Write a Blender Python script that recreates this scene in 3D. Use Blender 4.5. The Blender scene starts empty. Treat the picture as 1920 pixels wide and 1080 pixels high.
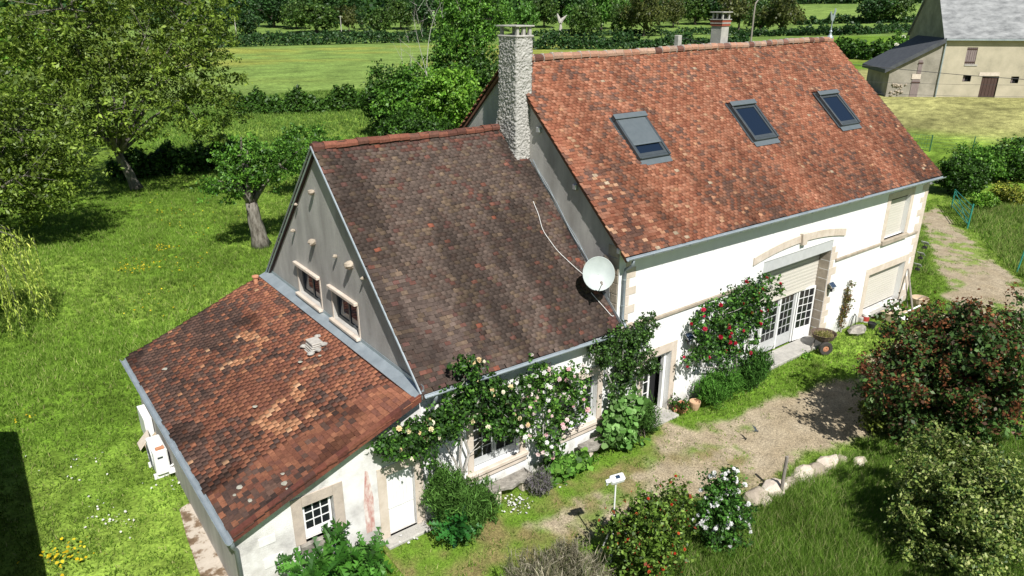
import bpy, math, random
import numpy as np
from mathutils import Matrix, Vector
random.seed(7); rng = np.random.default_rng(11)
SC = bpy.context.scene
COL = SC.collection
# ------------------------------------------------------------------ camera
CAM = np.array([-15.721, -15.197, 13.988]); YAW, PIT, ROL, FPX = 36.969, -21.179, -0.118, 1346.8
_y, _p, _r = np.radians([YAW, PIT, ROL])
FWD = np.array([np.sin(_y)*np.cos(_p), np.cos(_y)*np.cos(_p), np.sin(_p)])
_rt = np.array([np.cos(_y), -np.sin(_y), 0.]); _up = np.cross(_rt, FWD)
RT = _rt*np.cos(_r)+_up*np.sin(_r); UP = -_rt*np.sin(_r)+_up*np.cos(_r)
cd = bpy.data.cameras.new('camera'); cam = bpy.data.objects.new('camera', cd); COL.objects.link(cam)
cd.sensor_width = 36; cd.lens = FPX/1920*36; cd.clip_start = 0.1; cd.clip_end = 6000
M = Matrix.Identity(4)
for i in range(3):
    M[i][0] = RT[i]; M[i][1] = UP[i]; M[i][2] = -FWD[i]; M[i][3] = CAM[i]
cam.matrix_world = M; SC.camera = cam
# ------------------------------------------------------------------ light
LD = np.array([0.25, 0.79, -1.0]); LD /= np.linalg.norm(LD)          # direction sunlight travels
EL = math.asin(-LD[2]); AZ = math.atan2(-LD[0], -LD[1])
W = bpy.data.worlds.new('World'); SC.world = W; W.use_nodes = True
nt = W.node_tree; bg = nt.nodes['Background']; sk = nt.nodes.new('ShaderNodeTexSky'); sk.sky_type = 'NISHITA'
sk.sun_disc = False; sk.sun_elevation = EL; sk.sun_rotation = AZ; sk.air_density = 1.0; sk.dust_density = 0.6
nt.links.new(sk.outputs[0], bg.inputs[0]); bg.inputs[1].default_value = 0.05
sd = bpy.data.lights.new('sun', 'SUN'); sd.energy = 5.0; sd.angle = math.radians(0.53); sd.color = (1, .97, .915)
sun = bpy.data.objects.new('sun', sd); COL.objects.link(sun)
sun.rotation_euler = Vector(LD).to_track_quat('-Z', 'Y').to_euler(); sun.location = (-20, -50, 70)
SC.view_settings.view_transform = 'Standard'; SC.view_settings.look = 'None'; SC.view_settings.gamma = 1
SC.view_settings.exposure = 0.45
SC.cycles.max_bounces = 6; SC.cycles.diffuse_bounces = 2; SC.cycles.transparent_max_bounces = 6
# ------------------------------------------------------------------ pixel helpers (1920x1080 photograph -> ray -> surface it touches)
def ray(px, py): return FWD + RT*(px-960)/FPX - UP*(py-540)/FPX
def Fy(px, py, y=0.): d = ray(px, py); return CAM + d*((y-CAM[1])/d[1])
def Fx(px, py, x=0.): d = ray(px, py); return CAM + d*((x-CAM[0])/d[0])
def sstep(t): t = np.clip(t, 0, 1); return t*t*(3-2*t)
def terrain(x, y):
    dx, dy = np.asarray(x, float)-CAM[0], np.asarray(y, float)-CAM[1]
    d = np.hypot(dx, dy); a = np.degrees(np.arctan2(dy, dx))
    far = np.maximum(0, d-380)*0.040*sstep((d-380)/120)
    w = sstep((37-a)/9)*sstep((a+40)/20)
    return far + 4.0*w*sstep((d-72)/34)
def G(px, py, z=0.):
    d = ray(px, py)
    if d[2] < 0:
        t = (z-CAM[2])/d[2]; p = CAM + d*t
        if math.hypot(*(p-CAM)[:2]) < 70: return p
    t = 40.; st = 1.0
    while t < 2500:
        p = CAM+d*t
        if p[2] <= terrain(p[0], p[1])+z: return p
        t += st; st = max(1., t*.004)
    return CAM+d*2000
def depth(p): return float((np.asarray(p)-CAM) @ FWD)
# ------------------------------------------------------------------ numpy noise
def vn(x, y, s=0):
    x = np.asarray(x, float); y = np.asarray(y, float)
    xi, yi = np.floor(x), np.floor(y); fx, fy = x-xi, y-yi
    fx = fx*fx*(3-2*fx); fy = fy*fy*(3-2*fy)
    def h(a, b):
        v = np.sin(a*127.1+b*311.7+s*74.7)*43758.5453; return v-np.floor(v)
    return (h(xi, yi)*(1-fx)+h(xi+1, yi)*fx)*(1-fy)+(h(xi, yi+1)*(1-fx)+h(xi+1, yi+1)*fx)*fy
def fbm(x, y, s=0): return (vn(x, y, s)+.5*vn(x*2.1, y*2.1, s+1)+.25*vn(x*4.3, y*4.3, s+2))/1.75
# ------------------------------------------------------------------ colour and materials
def lin(h):
    h = h.lstrip('#'); c = np.array([int(h[i:i+2], 16) for i in (0, 2, 4)])/255.
    return np.where(c <= .04045, c/12.92, ((c+.055)/1.055)**2.4)
def A(h, k=1.0): return tuple(np.clip(lin(h)/k, .004, .85))
def c4(c): return (float(c[0]), float(c[1]), float(c[2]), 1.)
def newmat(name):
    m = bpy.data.materials.new(name); m.use_nodes = True; n = m.node_tree.nodes; return m, n, m.node_tree.links, n['Principled BSDF']
def mottled(name, stops, scale=3., rough=.85, bump=.0, bscale=40., detail=6., spec=.3, metal=0., stretch=(1, 1, 1), coat=None):
    """noise-ramped procedural surface; stops = [(pos, colour)...]"""
    m, n, l, b = newmat(name)
    tc = n.new('ShaderNodeTexCoord'); mp = n.new('ShaderNodeMapping'); mp.inputs['Scale'].default_value = stretch
    l.new(tc.outputs['Object'], mp.inputs[0])
    nz = n.new('ShaderNodeTexNoise'); nz.inputs['Scale'].default_value = scale; nz.inputs['Detail'].default_value = detail; nz.inputs['Roughness'].default_value = .65
    l.new(mp.outputs[0], nz.inputs['Vector'])
    r = n.new('ShaderNodeValToRGB'); e = r.color_ramp.elements
    while len(e) < len(stops): e.new(.5)
    for q, (p, c) in zip(e, stops): q.position = p; q.color = c4(c)
    l.new(nz.outputs['Fac'], r.inputs[0]); l.new(r.outputs[0], b.inputs['Base Color'])
    b.inputs['Roughness'].default_value = rough; b.inputs['Metallic'].default_value = metal
    b.inputs['Specular IOR Level'].default_value = spec
    if bump:
        n2 = n.new('ShaderNodeTexNoise'); n2.inputs['Scale'].default_value = bscale; n2.inputs['Detail'].default_value = 5
        l.new(mp.outputs[0], n2.inputs['Vector'])
        bp = n.new('ShaderNodeBump'); bp.inputs['Strength'].default_value = bump; bp.inputs['Distance'].default_value = .03
        l.new(n2.outputs['Fac'], bp.inputs['Height']); l.new(bp.outputs[0], b.inputs['Normal'])
    return m
def foot_dirt(m, z1=.55, col=(.34, .31, .26), scale=3.):
    n, l = m.node_tree.nodes, m.node_tree.links; b = n['Principled BSDF']; src = b.inputs['Base Color'].links[0].from_socket; tc = n.new('ShaderNodeTexCoord'); sp = n.new('ShaderNodeSeparateXYZ'); l.new(tc.outputs['Object'], sp.inputs[0]); nz = n.new('ShaderNodeTexNoise'); nz.inputs['Scale'].default_value = scale; nz.inputs['Detail'].default_value = 8; l.new(tc.outputs['Object'], nz.inputs['Vector'])
    a = n.new('ShaderNodeMath'); a.operation = 'MULTIPLY_ADD'; l.new(nz.outputs['Fac'], a.inputs[0]); a.inputs[1].default_value = -1.5; l.new(sp.outputs['Z'], a.inputs[2]); mr = n.new('ShaderNodeMapRange'); mr.inputs[1].default_value = z1-.75; mr.inputs[2].default_value = -.75; mr.inputs[3].default_value = 0; mr.inputs[4].default_value = .6; l.new(a.outputs[0], mr.inputs[0])
    mx = n.new('ShaderNodeMixRGB'); l.new(mr.outputs[0], mx.inputs[0]); l.new(src, mx.inputs[1]); mx.inputs[2].default_value = c4(col); l.new(mx.outputs[0], b.inputs['Base Color'])
def plain(name, c, rough=.6, metal=0., spec=.4, var=.12):
    c = np.array(c[:3]); return mottled(name, [(.3, c*(1-var)), (.7, np.minimum(c*(1+var), .9))], 6, rough, 0, spec=spec, metal=metal)
def attr_mat(name, rough=.7, trans=0., noise=0., spec=.25, obj=False, nscale=25., bump=0.):
    """colour from the mesh's own 'Col' attribute (or the object's colour), with fine grain"""
    m, n, l, b = newmat(name)
    if obj: a = n.new('ShaderNodeObjectInfo'); src = a.outputs['Color']
    else: a = n.new('ShaderNodeAttribute'); a.attribute_name = 'Col'; src = a.outputs['Color']
    if noise:
        tc = n.new('ShaderNodeNewGeometry'); nz = n.new('ShaderNodeTexNoise'); nz.inputs['Scale'].default_value = nscale; nz.inputs['Detail'].default_value = 5
        l.new(tc.outputs['Position'], nz.inputs['Vector'])
        mr = n.new('ShaderNodeMapRange'); mr.inputs[1].default_value = .3; mr.inputs[2].default_value = .7
        mr.inputs[3].default_value = 1-noise; mr.inputs[4].default_value = 1+noise; l.new(nz.outputs['Fac'], mr.inputs[0])
        mx = n.new('ShaderNodeVectorMath'); mx.operation = 'SCALE'; l.new(src, mx.inputs[0]); l.new(mr.outputs[0], mx.inputs['Scale']); src = mx.outputs[0]
        if bump:
            bp = n.new('ShaderNodeBump'); bp.inputs['Strength'].default_value = bump; bp.inputs['Distance'].default_value = .02
            l.new(nz.outputs['Fac'], bp.inputs['Height']); l.new(bp.outputs[0], b.inputs['Normal'])
    l.new(src, b.inputs['Base Color']); b.inputs['Roughness'].default_value = rough; b.inputs['Specular IOR Level'].default_value = spec
    if trans:
        t = n.new('ShaderNodeBsdfTranslucent'); l.new(src, t.inputs[0]); ms = n.new('ShaderNodeMixShader'); ms.inputs[0].default_value = trans
        l.new(b.outputs[0], ms.inputs[1]); l.new(t.outputs[0], ms.inputs[2]); l.new(ms.outputs[0], n['Material Output'].inputs[0])
    return m
LEAF = attr_mat('leaf', .5, .28, 0, .35)
LEAFM = attr_mat('matte_leaf', .85, .3, 0, .06)
PETAL = attr_mat('petal', .7, .25)
TILE = attr_mat('clay_tile', .85, 0, .22, .2, nscale=14., bump=.3)
TILEO = attr_mat('clay_tile_piece', .85, 0, .22, .2, obj=True, nscale=14., bump=.3)
STONEA = attr_mat('field_stone', .9, 0, .3, .2, nscale=9., bump=.6)
m_white = mottled('white_render', [(.25, (.74, .735, .72)), (.6, (.81, .81, .80)), (.8, (.83, .83, .825))], 1.3, .9, .25, 60)
foot_dirt(m_white)
m_oldwhite = mottled('weathered_render', [(.32, (.36, .345, .335)), (.45, (.58, .56, .54)), (.56, (.71, .70, .685)), (.75, (.78, .775, .765))], .9, .92, .4, 30, 9)
foot_dirt(m_oldwhite, .9, (.30, .27, .24), 2.)
m_cement = mottled('grey_cement_render', [(.25, (.27, .255, .235)), (.5, (.40, .385, .36)), (.75, (.55, .53, .49))], 1.1, .92, .35, 35, 9, stretch=(1, 1, .35))
m_beige = mottled('limestone_trim', [(.3, (.50, .42, .34)), (.6, (.62, .54, .46)), (.8, (.66, .60, .52))], 2.5, .85, .3, 50)
m_jamb = mottled('old_limestone', [(.3, (.26, .22, .17)), (.6, (.40, .34, .27)), (.8, (.50, .44, .36))], 2.5, .9, .5, 30)
m_stone = mottled('lichened_stone', [(.3, (.13, .12, .105)), (.5, (.26, .24, .21)), (.7, (.42, .39, .34))], 5, .92, .7, 30, 8)
m_rough = mottled('roughcast_chimney', [(.3, (.31, .30, .28)), (.7, (.45, .435, .41))], 6, .95, 0)
m_zinc = mottled('zinc_sheet', [(.3, (.34, .39, .42)), (.7, (.48, .54, .57))], 2, .45, .05, 20, metal=.55)
m_zincd = mottled('grey_zinc_pipe', [(.3, (.18, .21, .23)), (.7, (.27, .30, .32))], 4, .5, 0, metal=.4)
m_deck = plain('roof_batten', (.05, .035, .03), .95)
m_wpaint = mottled('white_paint', [(.3, (.74, .74, .73)), (.7, (.82, .82, .81))], 4, .45, .03, 60)
m_gpaint = mottled('pale_grey_and_shaded_white', [(.3, (.44, .45, .45)), (.7, (.52, .53, .53))], 4, .5, .03, 60)
m_shutter = mottled('beige_shutter', [(.3, (.55, .52, .46)), (.7, (.60, .57, .51))], 2, .5, .02, 30, stretch=(.4, 1, 6))
m_anth = mottled('anthracite_metal', [(.3, (.055, .066, .075)), (.7, (.075, .088, .098))], 5, .4, 0, metal=.2)
m_anthl = mottled('grey_aluminium', [(.3, (.13, .155, .17)), (.7, (.16, .185, .20))], 5, .42, 0, metal=.3)
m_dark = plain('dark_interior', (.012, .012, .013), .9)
m_wood = mottled('grey_wood', [(.3, (.16, .14, .12)), (.7, (.32, .29, .25))], 6, .9, .4, 40, stretch=(3, 3, .4))
m_bark = mottled('bark', [(.32, (.06, .05, .04)), (.5, (.16, .145, .12)), (.75, (.30, .28, .245))], 5, .95, .9, 14, stretch=(1, 1, .35))
m_barkd = mottled('dark_bark', [(.3, (.05, .04, .03)), (.7, (.14, .12, .10))], 5, .95, .7, 14)
m_deadw = mottled('bleached_wood', [(.3, (.30, .28, .25)), (.7, (.52, .49, .45))], 5, .9, .5, 20)
m_terra = mottled('terracotta', [(.3, (.40, .17, .09)), (.7, (.55, .27, .16))], 6, .85, .2, 40)
m_black = plain('black_plastic', (.02, .02, .022), .5)
m_rubber = plain('old_rubber', (.05, .045, .04), .9)
m_green = plain('green_fence_paint', (.02, .11, .07), .5)
m_teal = plain('teal_gate_paint', (.03, .22, .17), .5)
m_card = mottled('cardboard', [(.3, (.42, .32, .22)), (.7, (.52, .41, .29))], 8, .9)
m_concrete = mottled('concrete', [(.3, (.30, .29, .27)), (.7, (.46, .44, .40))], 3, .92, .4, 30)
m_steel = plain('galvanised_steel', (.5, .52, .53), .4, .6)
m_dishm = mottled('dish_paint', [(.3, (.36, .40, .39)), (.7, (.46, .50, .485))], 2, .45, 0)
m_cable = plain('white_cable', (.7, .7, .68), .5)
m_solar = plain('solar_cell', (.03, .05, .09), .2, .0, .6)
def glassy(name, c, rough=.05):
    m, n, l, b = newmat(name); b.inputs['Base Color'].default_value = c4(c); b.inputs['Roughness'].default_value = rough; b.inputs['Specular IOR Level'].default_value = .4
    nz = n.new('ShaderNodeTexNoise'); nz.inputs['Scale'].default_value = 1.5; bp = n.new('ShaderNodeBump'); bp.inputs['Strength'].default_value = .03
    l.new(nz.outputs['Fac'], bp.inputs['Height']); l.new(bp.outputs[0], b.inputs['Normal']); return m
m_pane = glassy('window_glass', (.014, .016, .018), .06)
m_sky = glassy('skylight_glass', (.010, .018, .035), .04)
# ------------------------------------------------------------------ mesh builder
WM = {}                                                       # world matrix of every object made here
class MB:
    def __init__(s): s.v = []; s.f = []
    def add(s, vs, fs):
        o = len(s.v); s.v += [tuple(map(float, q)) for q in vs]; s.f += [tuple(i+o for i in q) for q in fs]; return s
    def box(s, a, b, ax=None, o=(0, 0, 0)):
        """axis box a..b; ax = 3 column axes and o = origin to orient it"""
        P = [(a[0] if i & 1 == 0 else b[0], a[1] if i & 2 == 0 else b[1], a[2] if i & 4 == 0 else b[2]) for i in range(8)]
        if ax is not None:
            X = np.array(ax); P = [np.array(o)+p[0]*X[0]+p[1]*X[1]+p[2]*X[2] for p in P]
        return s.add(P, [(0, 2, 3, 1), (4, 5, 7, 6), (0, 1, 5, 4), (2, 6, 7, 3), (0, 4, 6, 2), (1, 3, 7, 5)])
    def poly(s, pts, th):
        """flat polygon extruded by vector th"""
        n = len(pts); th = np.array(th, float); P = [np.array(p, float) for p in pts]
        return s.add(P+[p+th for p in P], [tuple(range(n))[::-1], tuple(range(n, 2*n))]+[(i, (i+1) % n, n+(i+1) % n, n+i) for i in range(n)])
    def tube(s, pts, rad, n=6, cap=True):
        pts = [np.array(p, float) for p in pts]; k = len(pts)
        if not hasattr(rad, '__len__'): rad = [rad]*k
        vs = []; u = None
        for i in range(k):
            d = pts[min(i+1, k-1)]-pts[max(i-1, 0)]; d = d/(np.linalg.norm(d)+1e-9)
            if u is None: u = np.cross(d, (0, 0, 1) if abs(d[2]) < .9 else (1, 0, 0))
            u = u-d*(u@d); u = u/(np.linalg.norm(u)+1e-9); w = np.cross(d, u)
            for j in range(n):
                a = 2*math.pi*j/n; vs.append(pts[i]+rad[i]*(math.cos(a)*u+math.sin(a)*w))
        fs = [(i*n+j, i*n+(j+1) % n, (i+1)*n+(j+1) % n, (i+1)*n+j) for i in range(k-1) for j in range(n)]
        if cap: fs += [tuple(range(n))[::-1], tuple((k-1)*n+j for j in range(n))]
        return s.add(vs, fs)
    def lathe(s, prof, n=16, o=(0, 0, 0), ax=((1, 0, 0), (0, 1, 0), (0, 0, 1))):
        X = np.array(ax, float); o = np.array(o, float); vs = []
        for r, z in prof:
            for j in range(n):
                a = 2*math.pi*j/n; vs.append(o+X[0]*r*math.cos(a)+X[1]*r*math.sin(a)+X[2]*z)
        k = len(prof); return s.add(vs, [(i*n+j, i*n+(j+1) % n, (i+1)*n+(j+1) % n, (i+1)*n+j) for i in range(k-1) for j in range(n)]+[tuple(range(n))[::-1], tuple((k-1)*n+j for j in range(n))])
    def build(s, name, mat, parent=None, local=False, bevel=0., smooth=False):
        me = bpy.data.meshes.new(name); me.from_pydata(s.v, [], s.f); me.update()
        me.materials.append(mat); o = bpy.data.objects.new(name, me); link(o, parent, local)
        if smooth: me.polygons.foreach_set('use_smooth', [True]*len(me.polygons))
        if bevel:
            b = o.modifiers.new('bevel', 'BEVEL'); b.width = bevel; b.segments = 1; b.limit_method = 'ANGLE'
        return o
def link(o, parent=None, local=False, mw=None):
    COL.objects.link(o); o.parent = parent
    mw = mw or Matrix.Identity(4)
    if parent is not None:
        pw = WM[parent.name]
        if local: o.matrix_basis = mw; WM[o.name] = pw @ mw; return o
        o.matrix_parent_inverse = pw.inverted()
    o.matrix_basis = mw; WM[o.name] = mw; return o
def tag(o, label, cat, group=None, kind=None):
    o['label'] = label
    if cat: o['category'] = cat
    if group: o['group'] = group
    if kind: o['kind'] = kind
    return o
def thing(name, label, cat, loc=(0, 0, 0), rz=0., group=None, scale=1.):
    o = bpy.data.objects.new(name, None); o.empty_display_size = .3
    link(o, None, mw=Matrix.Translation(Vector([float(c) for c in loc])) @ Matrix.Rotation(rz, 4, 'Z') @ Matrix.Scale(scale, 4)); return tag(o, label, cat, group)
def copy_thing(src, loc, rz=0., label=None, scale=1.):
    """a copy of a local-mode thing with copies of its parts and sub-parts (mesh data shared)"""
    r = src.copy(); link(r, None, mw=Matrix.Translation(Vector([float(c) for c in loc])) @ Matrix.Rotation(rz, 4, 'Z') @ Matrix.Scale(scale, 4))
    if label: r['label'] = label
    def rec(a, b):
        for ch in list(a.children):
            c = ch.copy(); COL.objects.link(c); c.parent = b; WM[c.name] = WM[b.name]; rec(ch, c)
    rec(src, r); return r
def fast_mesh(name, V, quads, cols, mat, parent=None, local=False, tri=False):
    """numpy mesh: V (n,3), faces (m,k), cols (n,3)"""
    k = quads.shape[1]; me = bpy.data.meshes.new(name)
    me.vertices.add(len(V)); me.vertices.foreach_set('co', V.astype(np.float32).ravel())
    me.loops.add(quads.size); me.loops.foreach_set('vertex_index', quads.astype(np.int32).ravel())
    me.polygons.add(len(quads)); me.polygons.foreach_set('loop_start', np.arange(0, quads.size, k, dtype=np.int32))
    try: me.polygons.foreach_set('loop_total', np.full(len(quads), k, np.int32))
    except Exception: pass
    me.update(calc_edges=True)
    if cols is not None:
        a = me.attributes.new('Col', 'FLOAT_COLOR', 'POINT'); a.data.foreach_set('color', np.c_[cols, np.ones(len(cols))].astype(np.float32).ravel())
    me.materials.append(mat); o = bpy.data.objects.new(name, me); return link(o, parent, local)
def nrm(v): return v/(np.linalg.norm(v, axis=-1, keepdims=True)+1e-9)
# ------------------------------------------------------------------ ground
def in_poly(x, y, poly):
    x = np.asarray(x); y = np.asarray(y); ins = np.zeros(x.shape, bool); n = len(poly); dmin = np.full(x.shape, 1e9)
    for i in range(n):
        x1, y1 = poly[i][:2]; x2, y2 = poly[(i+1) % n][:2]
        c = ((y1 > y) != (y2 > y)) & (x < (x2-x1)*(y-y1)/(y2-y1+1e-12)+x1); ins ^= c
        t = np.clip(((x-x1)*(x2-x1)+(y-y1)*(y2-y1))/((x2-x1)**2+(y2-y1)**2+1e-12), 0, 1)
        dmin = np.minimum(dmin, np.hypot(x-x1-t*(x2-x1), y-y1-t*(y2-y1)))
    return np.where(ins, dmin, -dmin)
GRAVEL = [G(*p) for p in ((1722, 400), (1752, 470), (1772, 520), (1782, 575), (1735, 612), (1650, 672), (1598, 700), (1500, 730), (1400, 778), (1310, 806), (1255, 800), (1222, 868), (1150, 912), (1060, 950), (990, 985), (1060, 1010), (1180, 985), (1300, 935), (1400, 915), (1490, 880), (1580, 850), (1700, 790), (1920, 700), (2050, 640), (2000, 590), (1920, 545), (1850, 480), (1800, 436), (1775, 402), (1755, 385))]
WORN = [G(*p) for p in ((760, 990), (900, 945), (1000, 925), (1240, 800), (1330, 800), (1500, 900), (1330, 960), (1240, 1000), (1160, 1085), (1000, 1180), (700, 1180), (690, 1040))]
LAWN = np.array(A('#7a9f36', 1.75)); LAWN2 = np.array(A('#96b34a', 1.7)); MEAD = np.array(A('#94b05a', 1.8)); DRY = np.array(A('#b9b278', 1.75)); FARF = np.array(A('#8aa854', 1.85))
BUTTER = np.array(A('#aeb657', 1.8))
def zone_col(x, y):
    dx, dy = x-CAM[0], y-CAM[1]; d = np.hypot(dx, dy); a = np.degrees(np.arctan2(dy, dx))
    c = LAWN+(LAWN2-LAWN)*sstep((fbm(x*.13, y*.13, 3)-.35)*3)[..., None]
    def mix(c, t, w): return c+(t-c)*np.clip(w, 0, 1)[..., None]
    left = sstep((a-38)/4)
    c = mix(c, MEAD, left*sstep((d-112)/8)); c = mix(c, BUTTER, left*sstep((d-150)/60)*sstep((fbm(x*.03, y*.05, 9)-.42)*5)*(d < 325))
    c = mix(c, FARF, sstep((d-325)/10)); c = mix(c, MEAD*1.1, sstep((d-420)/10)*sstep((fbm(x*.006, y*.006, 5)-.4)*6))
    right = sstep((32-a)/2)
    c = mix(c, DRY*(.82+.36*fbm(x*.5+y*.3, y*.06, 6))[..., None], right*sstep((d-86)/4)*sstep((150-d)/6)*.85)
    c = mix(c, LAWN*1.15, sstep((38-a)/3)*sstep((d-150)/8)*sstep((340-d)/10)); c = mix(c, BUTTER, sstep((38-a)/3)*sstep((d-160)/8)*sstep((330-d)/10)*sstep((fbm(x*.04, y*.04, 12)-.5)*5)*.7)
    return c
R_ = np.r_[0, .8*1.043**np.arange(0, 200)]; R_ = R_[R_ < 3600]; NT = 400
th_ = np.arange(NT)*2*np.pi/NT; rr, tt = np.meshgrid(R_[1:], th_, indexing='ij')
gx = np.r_[2, (2+rr*np.cos(tt)).ravel()]; gy = np.r_[5, (5+rr*np.sin(tt)).ravel()]
gz = terrain(gx, gy)-.03*fbm(gx*.4, gy*.4, 2)
nr = len(R_)-1; ii, jj = np.meshgrid(np.arange(nr-1), np.arange(NT), indexing='ij'); j2 = (jj+1) % NT
Q = np.stack([1+ii*NT+jj, 1+(ii+1)*NT+jj, 1+(ii+1)*NT+j2, 1+ii*NT+j2], -1).reshape(-1, 4)
def ground_mat(name, pebble=False):
    m, n, l, b = newmat(name); g = n.new('ShaderNodeNewGeometry'); a = n.new('ShaderNodeAttribute'); a.attribute_name = 'Col'; src = a.outputs['Color']
    specs = ((14., .28, 3), (45., .5, 2), (2.2, .15, 4)) if pebble else ((1.3, .36, 6), (9., .42, 5), (.12, .30, 4), (.45, .2, 4))
    for sc, amp, det in specs:
        nz = n.new('ShaderNodeTexNoise'); nz.inputs['Scale'].default_value = sc; nz.inputs['Detail'].default_value = det; l.new(g.outputs['Position'], nz.inputs['Vector'])
        mr = n.new('ShaderNodeMapRange'); mr.inputs[1].default_value = .3; mr.inputs[2].default_value = .7; mr.inputs[3].default_value = 1-amp; mr.inputs[4].default_value = 1+amp
        l.new(nz.outputs['Fac'], mr.inputs[0]); mx = n.new('ShaderNodeVectorMath'); mx.operation = 'SCALE'; l.new(src, mx.inputs[0]); l.new(mr.outputs[0], mx.inputs['Scale']); src = mx.outputs[0]
    l.new(src, b.inputs['Base Color']); b.inputs['Roughness'].default_value = .95; b.inputs['Specular IOR Level'].default_value = .1
    nz = n.new('ShaderNodeTexNoise'); nz.inputs['Scale'].default_value = 60 if pebble else 14; nz.inputs['Detail'].default_value = 4; l.new(g.outputs['Position'], nz.inputs['Vector'])
    bp = n.new('ShaderNodeBump'); bp.inputs['Strength'].default_value = .5; bp.inputs['Distance'].default_value = .02 if pebble else .12; l.new(nz.outputs['Fac'], bp.inputs['Height']); l.new(bp.outputs[0], b.inputs['Normal'])
    return m
o = fast_mesh('ground', np.c_[gx, gy, gz], Q, zone_col(gx, gy), ground_mat('meadow_grass')); tag(o, 'green grass ground of garden and meadows', None, None, 'structure')
# gravel drive with worn grass edges
s_ = .13; X0, X1, Y0, Y1 = -9, 46, -13, 8.6
xs = np.arange(X0, X1, s_); ys = np.arange(Y0, Y1, s_); gx, gy = np.meshgrid(xs, ys, indexing='ij')
ed = fbm(gx*.9, gy*.9, 21)-.5; ed2 = fbm(gx*3.1, gy*3.1, 22)-.5
dg = in_poly(gx, gy, GRAVEL)+ed*1.3+ed2*.5; dw = in_poly(gx, gy, WORN)+ed*1.6+ed2*.6
GR = np.array(A('#cfc0a6', 1.65)); GR2 = np.array(A('#b6a486', 1.7)); STRAW = np.array(A('#a79a66', 2.0))
patch = sstep((fbm(gx*.55, gy*.55, 31)-.47-.03*sstep((14-gx)/6))*7)*sstep((fbm(gx*2.2, gy*2.2, 33)-.35)*4)
cg = GR+(GR2-GR)*fbm(gx*1.7, gy*1.7, 5)[..., None]; lawn = zone_col(gx, gy)
cw = STRAW+(lawn-STRAW)*sstep((fbm(gx*1.3, gy*1.3, 41)-.3)*2.6)[..., None]
tr = sstep((gx-24)/3)
cc = lawn+(cw-lawn)*sstep(dw/.8+.3)[..., None]; cc = cc+(cg-cc)*(sstep(dg/.5+.5)*(1-patch*.85))[..., None]
ok = ((dg > -.7) | (dw > -.7)) & ~((gy > -.02) & (gx < 21.1) & (gx > -13)); idx = np.arange(ok.size).reshape(ok.shape)
full = ok[:-1, :-1] & ok[1:, :-1] & ok[1:, 1:] & ok[:-1, 1:]
Q = np.stack([idx[:-1, :-1][full], idx[1:, :-1][full], idx[1:, 1:][full], idx[:-1, 1:][full]], -1)
used = np.unique(Q); mp_ = np.zeros(ok.size, int); mp_[used] = np.arange(len(used))
V = np.c_[gx.ravel(), gy.ravel(), np.full(ok.size, .006)][used]; V[:, 2] += .012*fbm(V[:, 0]*2, V[:, 1]*2, 8)
o = fast_mesh('gravel_driveway', V, mp_[Q], cc.reshape(-1, 3)[used], ground_mat('gravel', True)); tag(o, 'pale gravel drive with worn grass along its edges', None, None, 'structure')
gravel_d = lambda x, y: in_poly(x, y, GRAVEL)+(fbm(x*.9, y*.9, 21)-.5)*1.3+(fbm(x*3.1, y*3.1, 22)-.5)*.5
worn_d = lambda x, y: in_poly(x, y, WORN)+(fbm(x*.9, y*.9, 21)-.5)*1.6
# asphalt lane beyond the house
p = [G(1700, 352), G(1800, 352), G(1800, 333), G(1700, 333)]
MB().add([q+np.array([0, 0, .02]) for q in p], [(0, 1, 2, 3)]).build('lane', mottled('asphalt', [(.3, (.16, .16, .16)), (.7, (.22, .22, .21))], 8, .9)); tag(bpy.data.objects['lane'], 'grey asphalt lane passing behind the house corner', None, None, 'structure')
m_slab = mottled('mossy_concrete', [(.36, (.10, .065, .035)), (.46, (.20, .14, .09)), (.52, (.46, .40, .33)), (.7, (.52, .46, .39))], 1.6, .95, .5, 25)
MB().poly([(-13.05, 5.0, 0), (-12.5, 5.2, 0), (-12.5, -.5, 0), (-13.45, -.5, 0), (-13.3, 2., 0), (-13.2, 3.6, 0)], (0, 0, .02)).build('concrete_path', m_slab); tag(bpy.data.objects['concrete_path'], 'mossy concrete strip along the shaded lean-to wall', None, None, 'structure')
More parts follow.
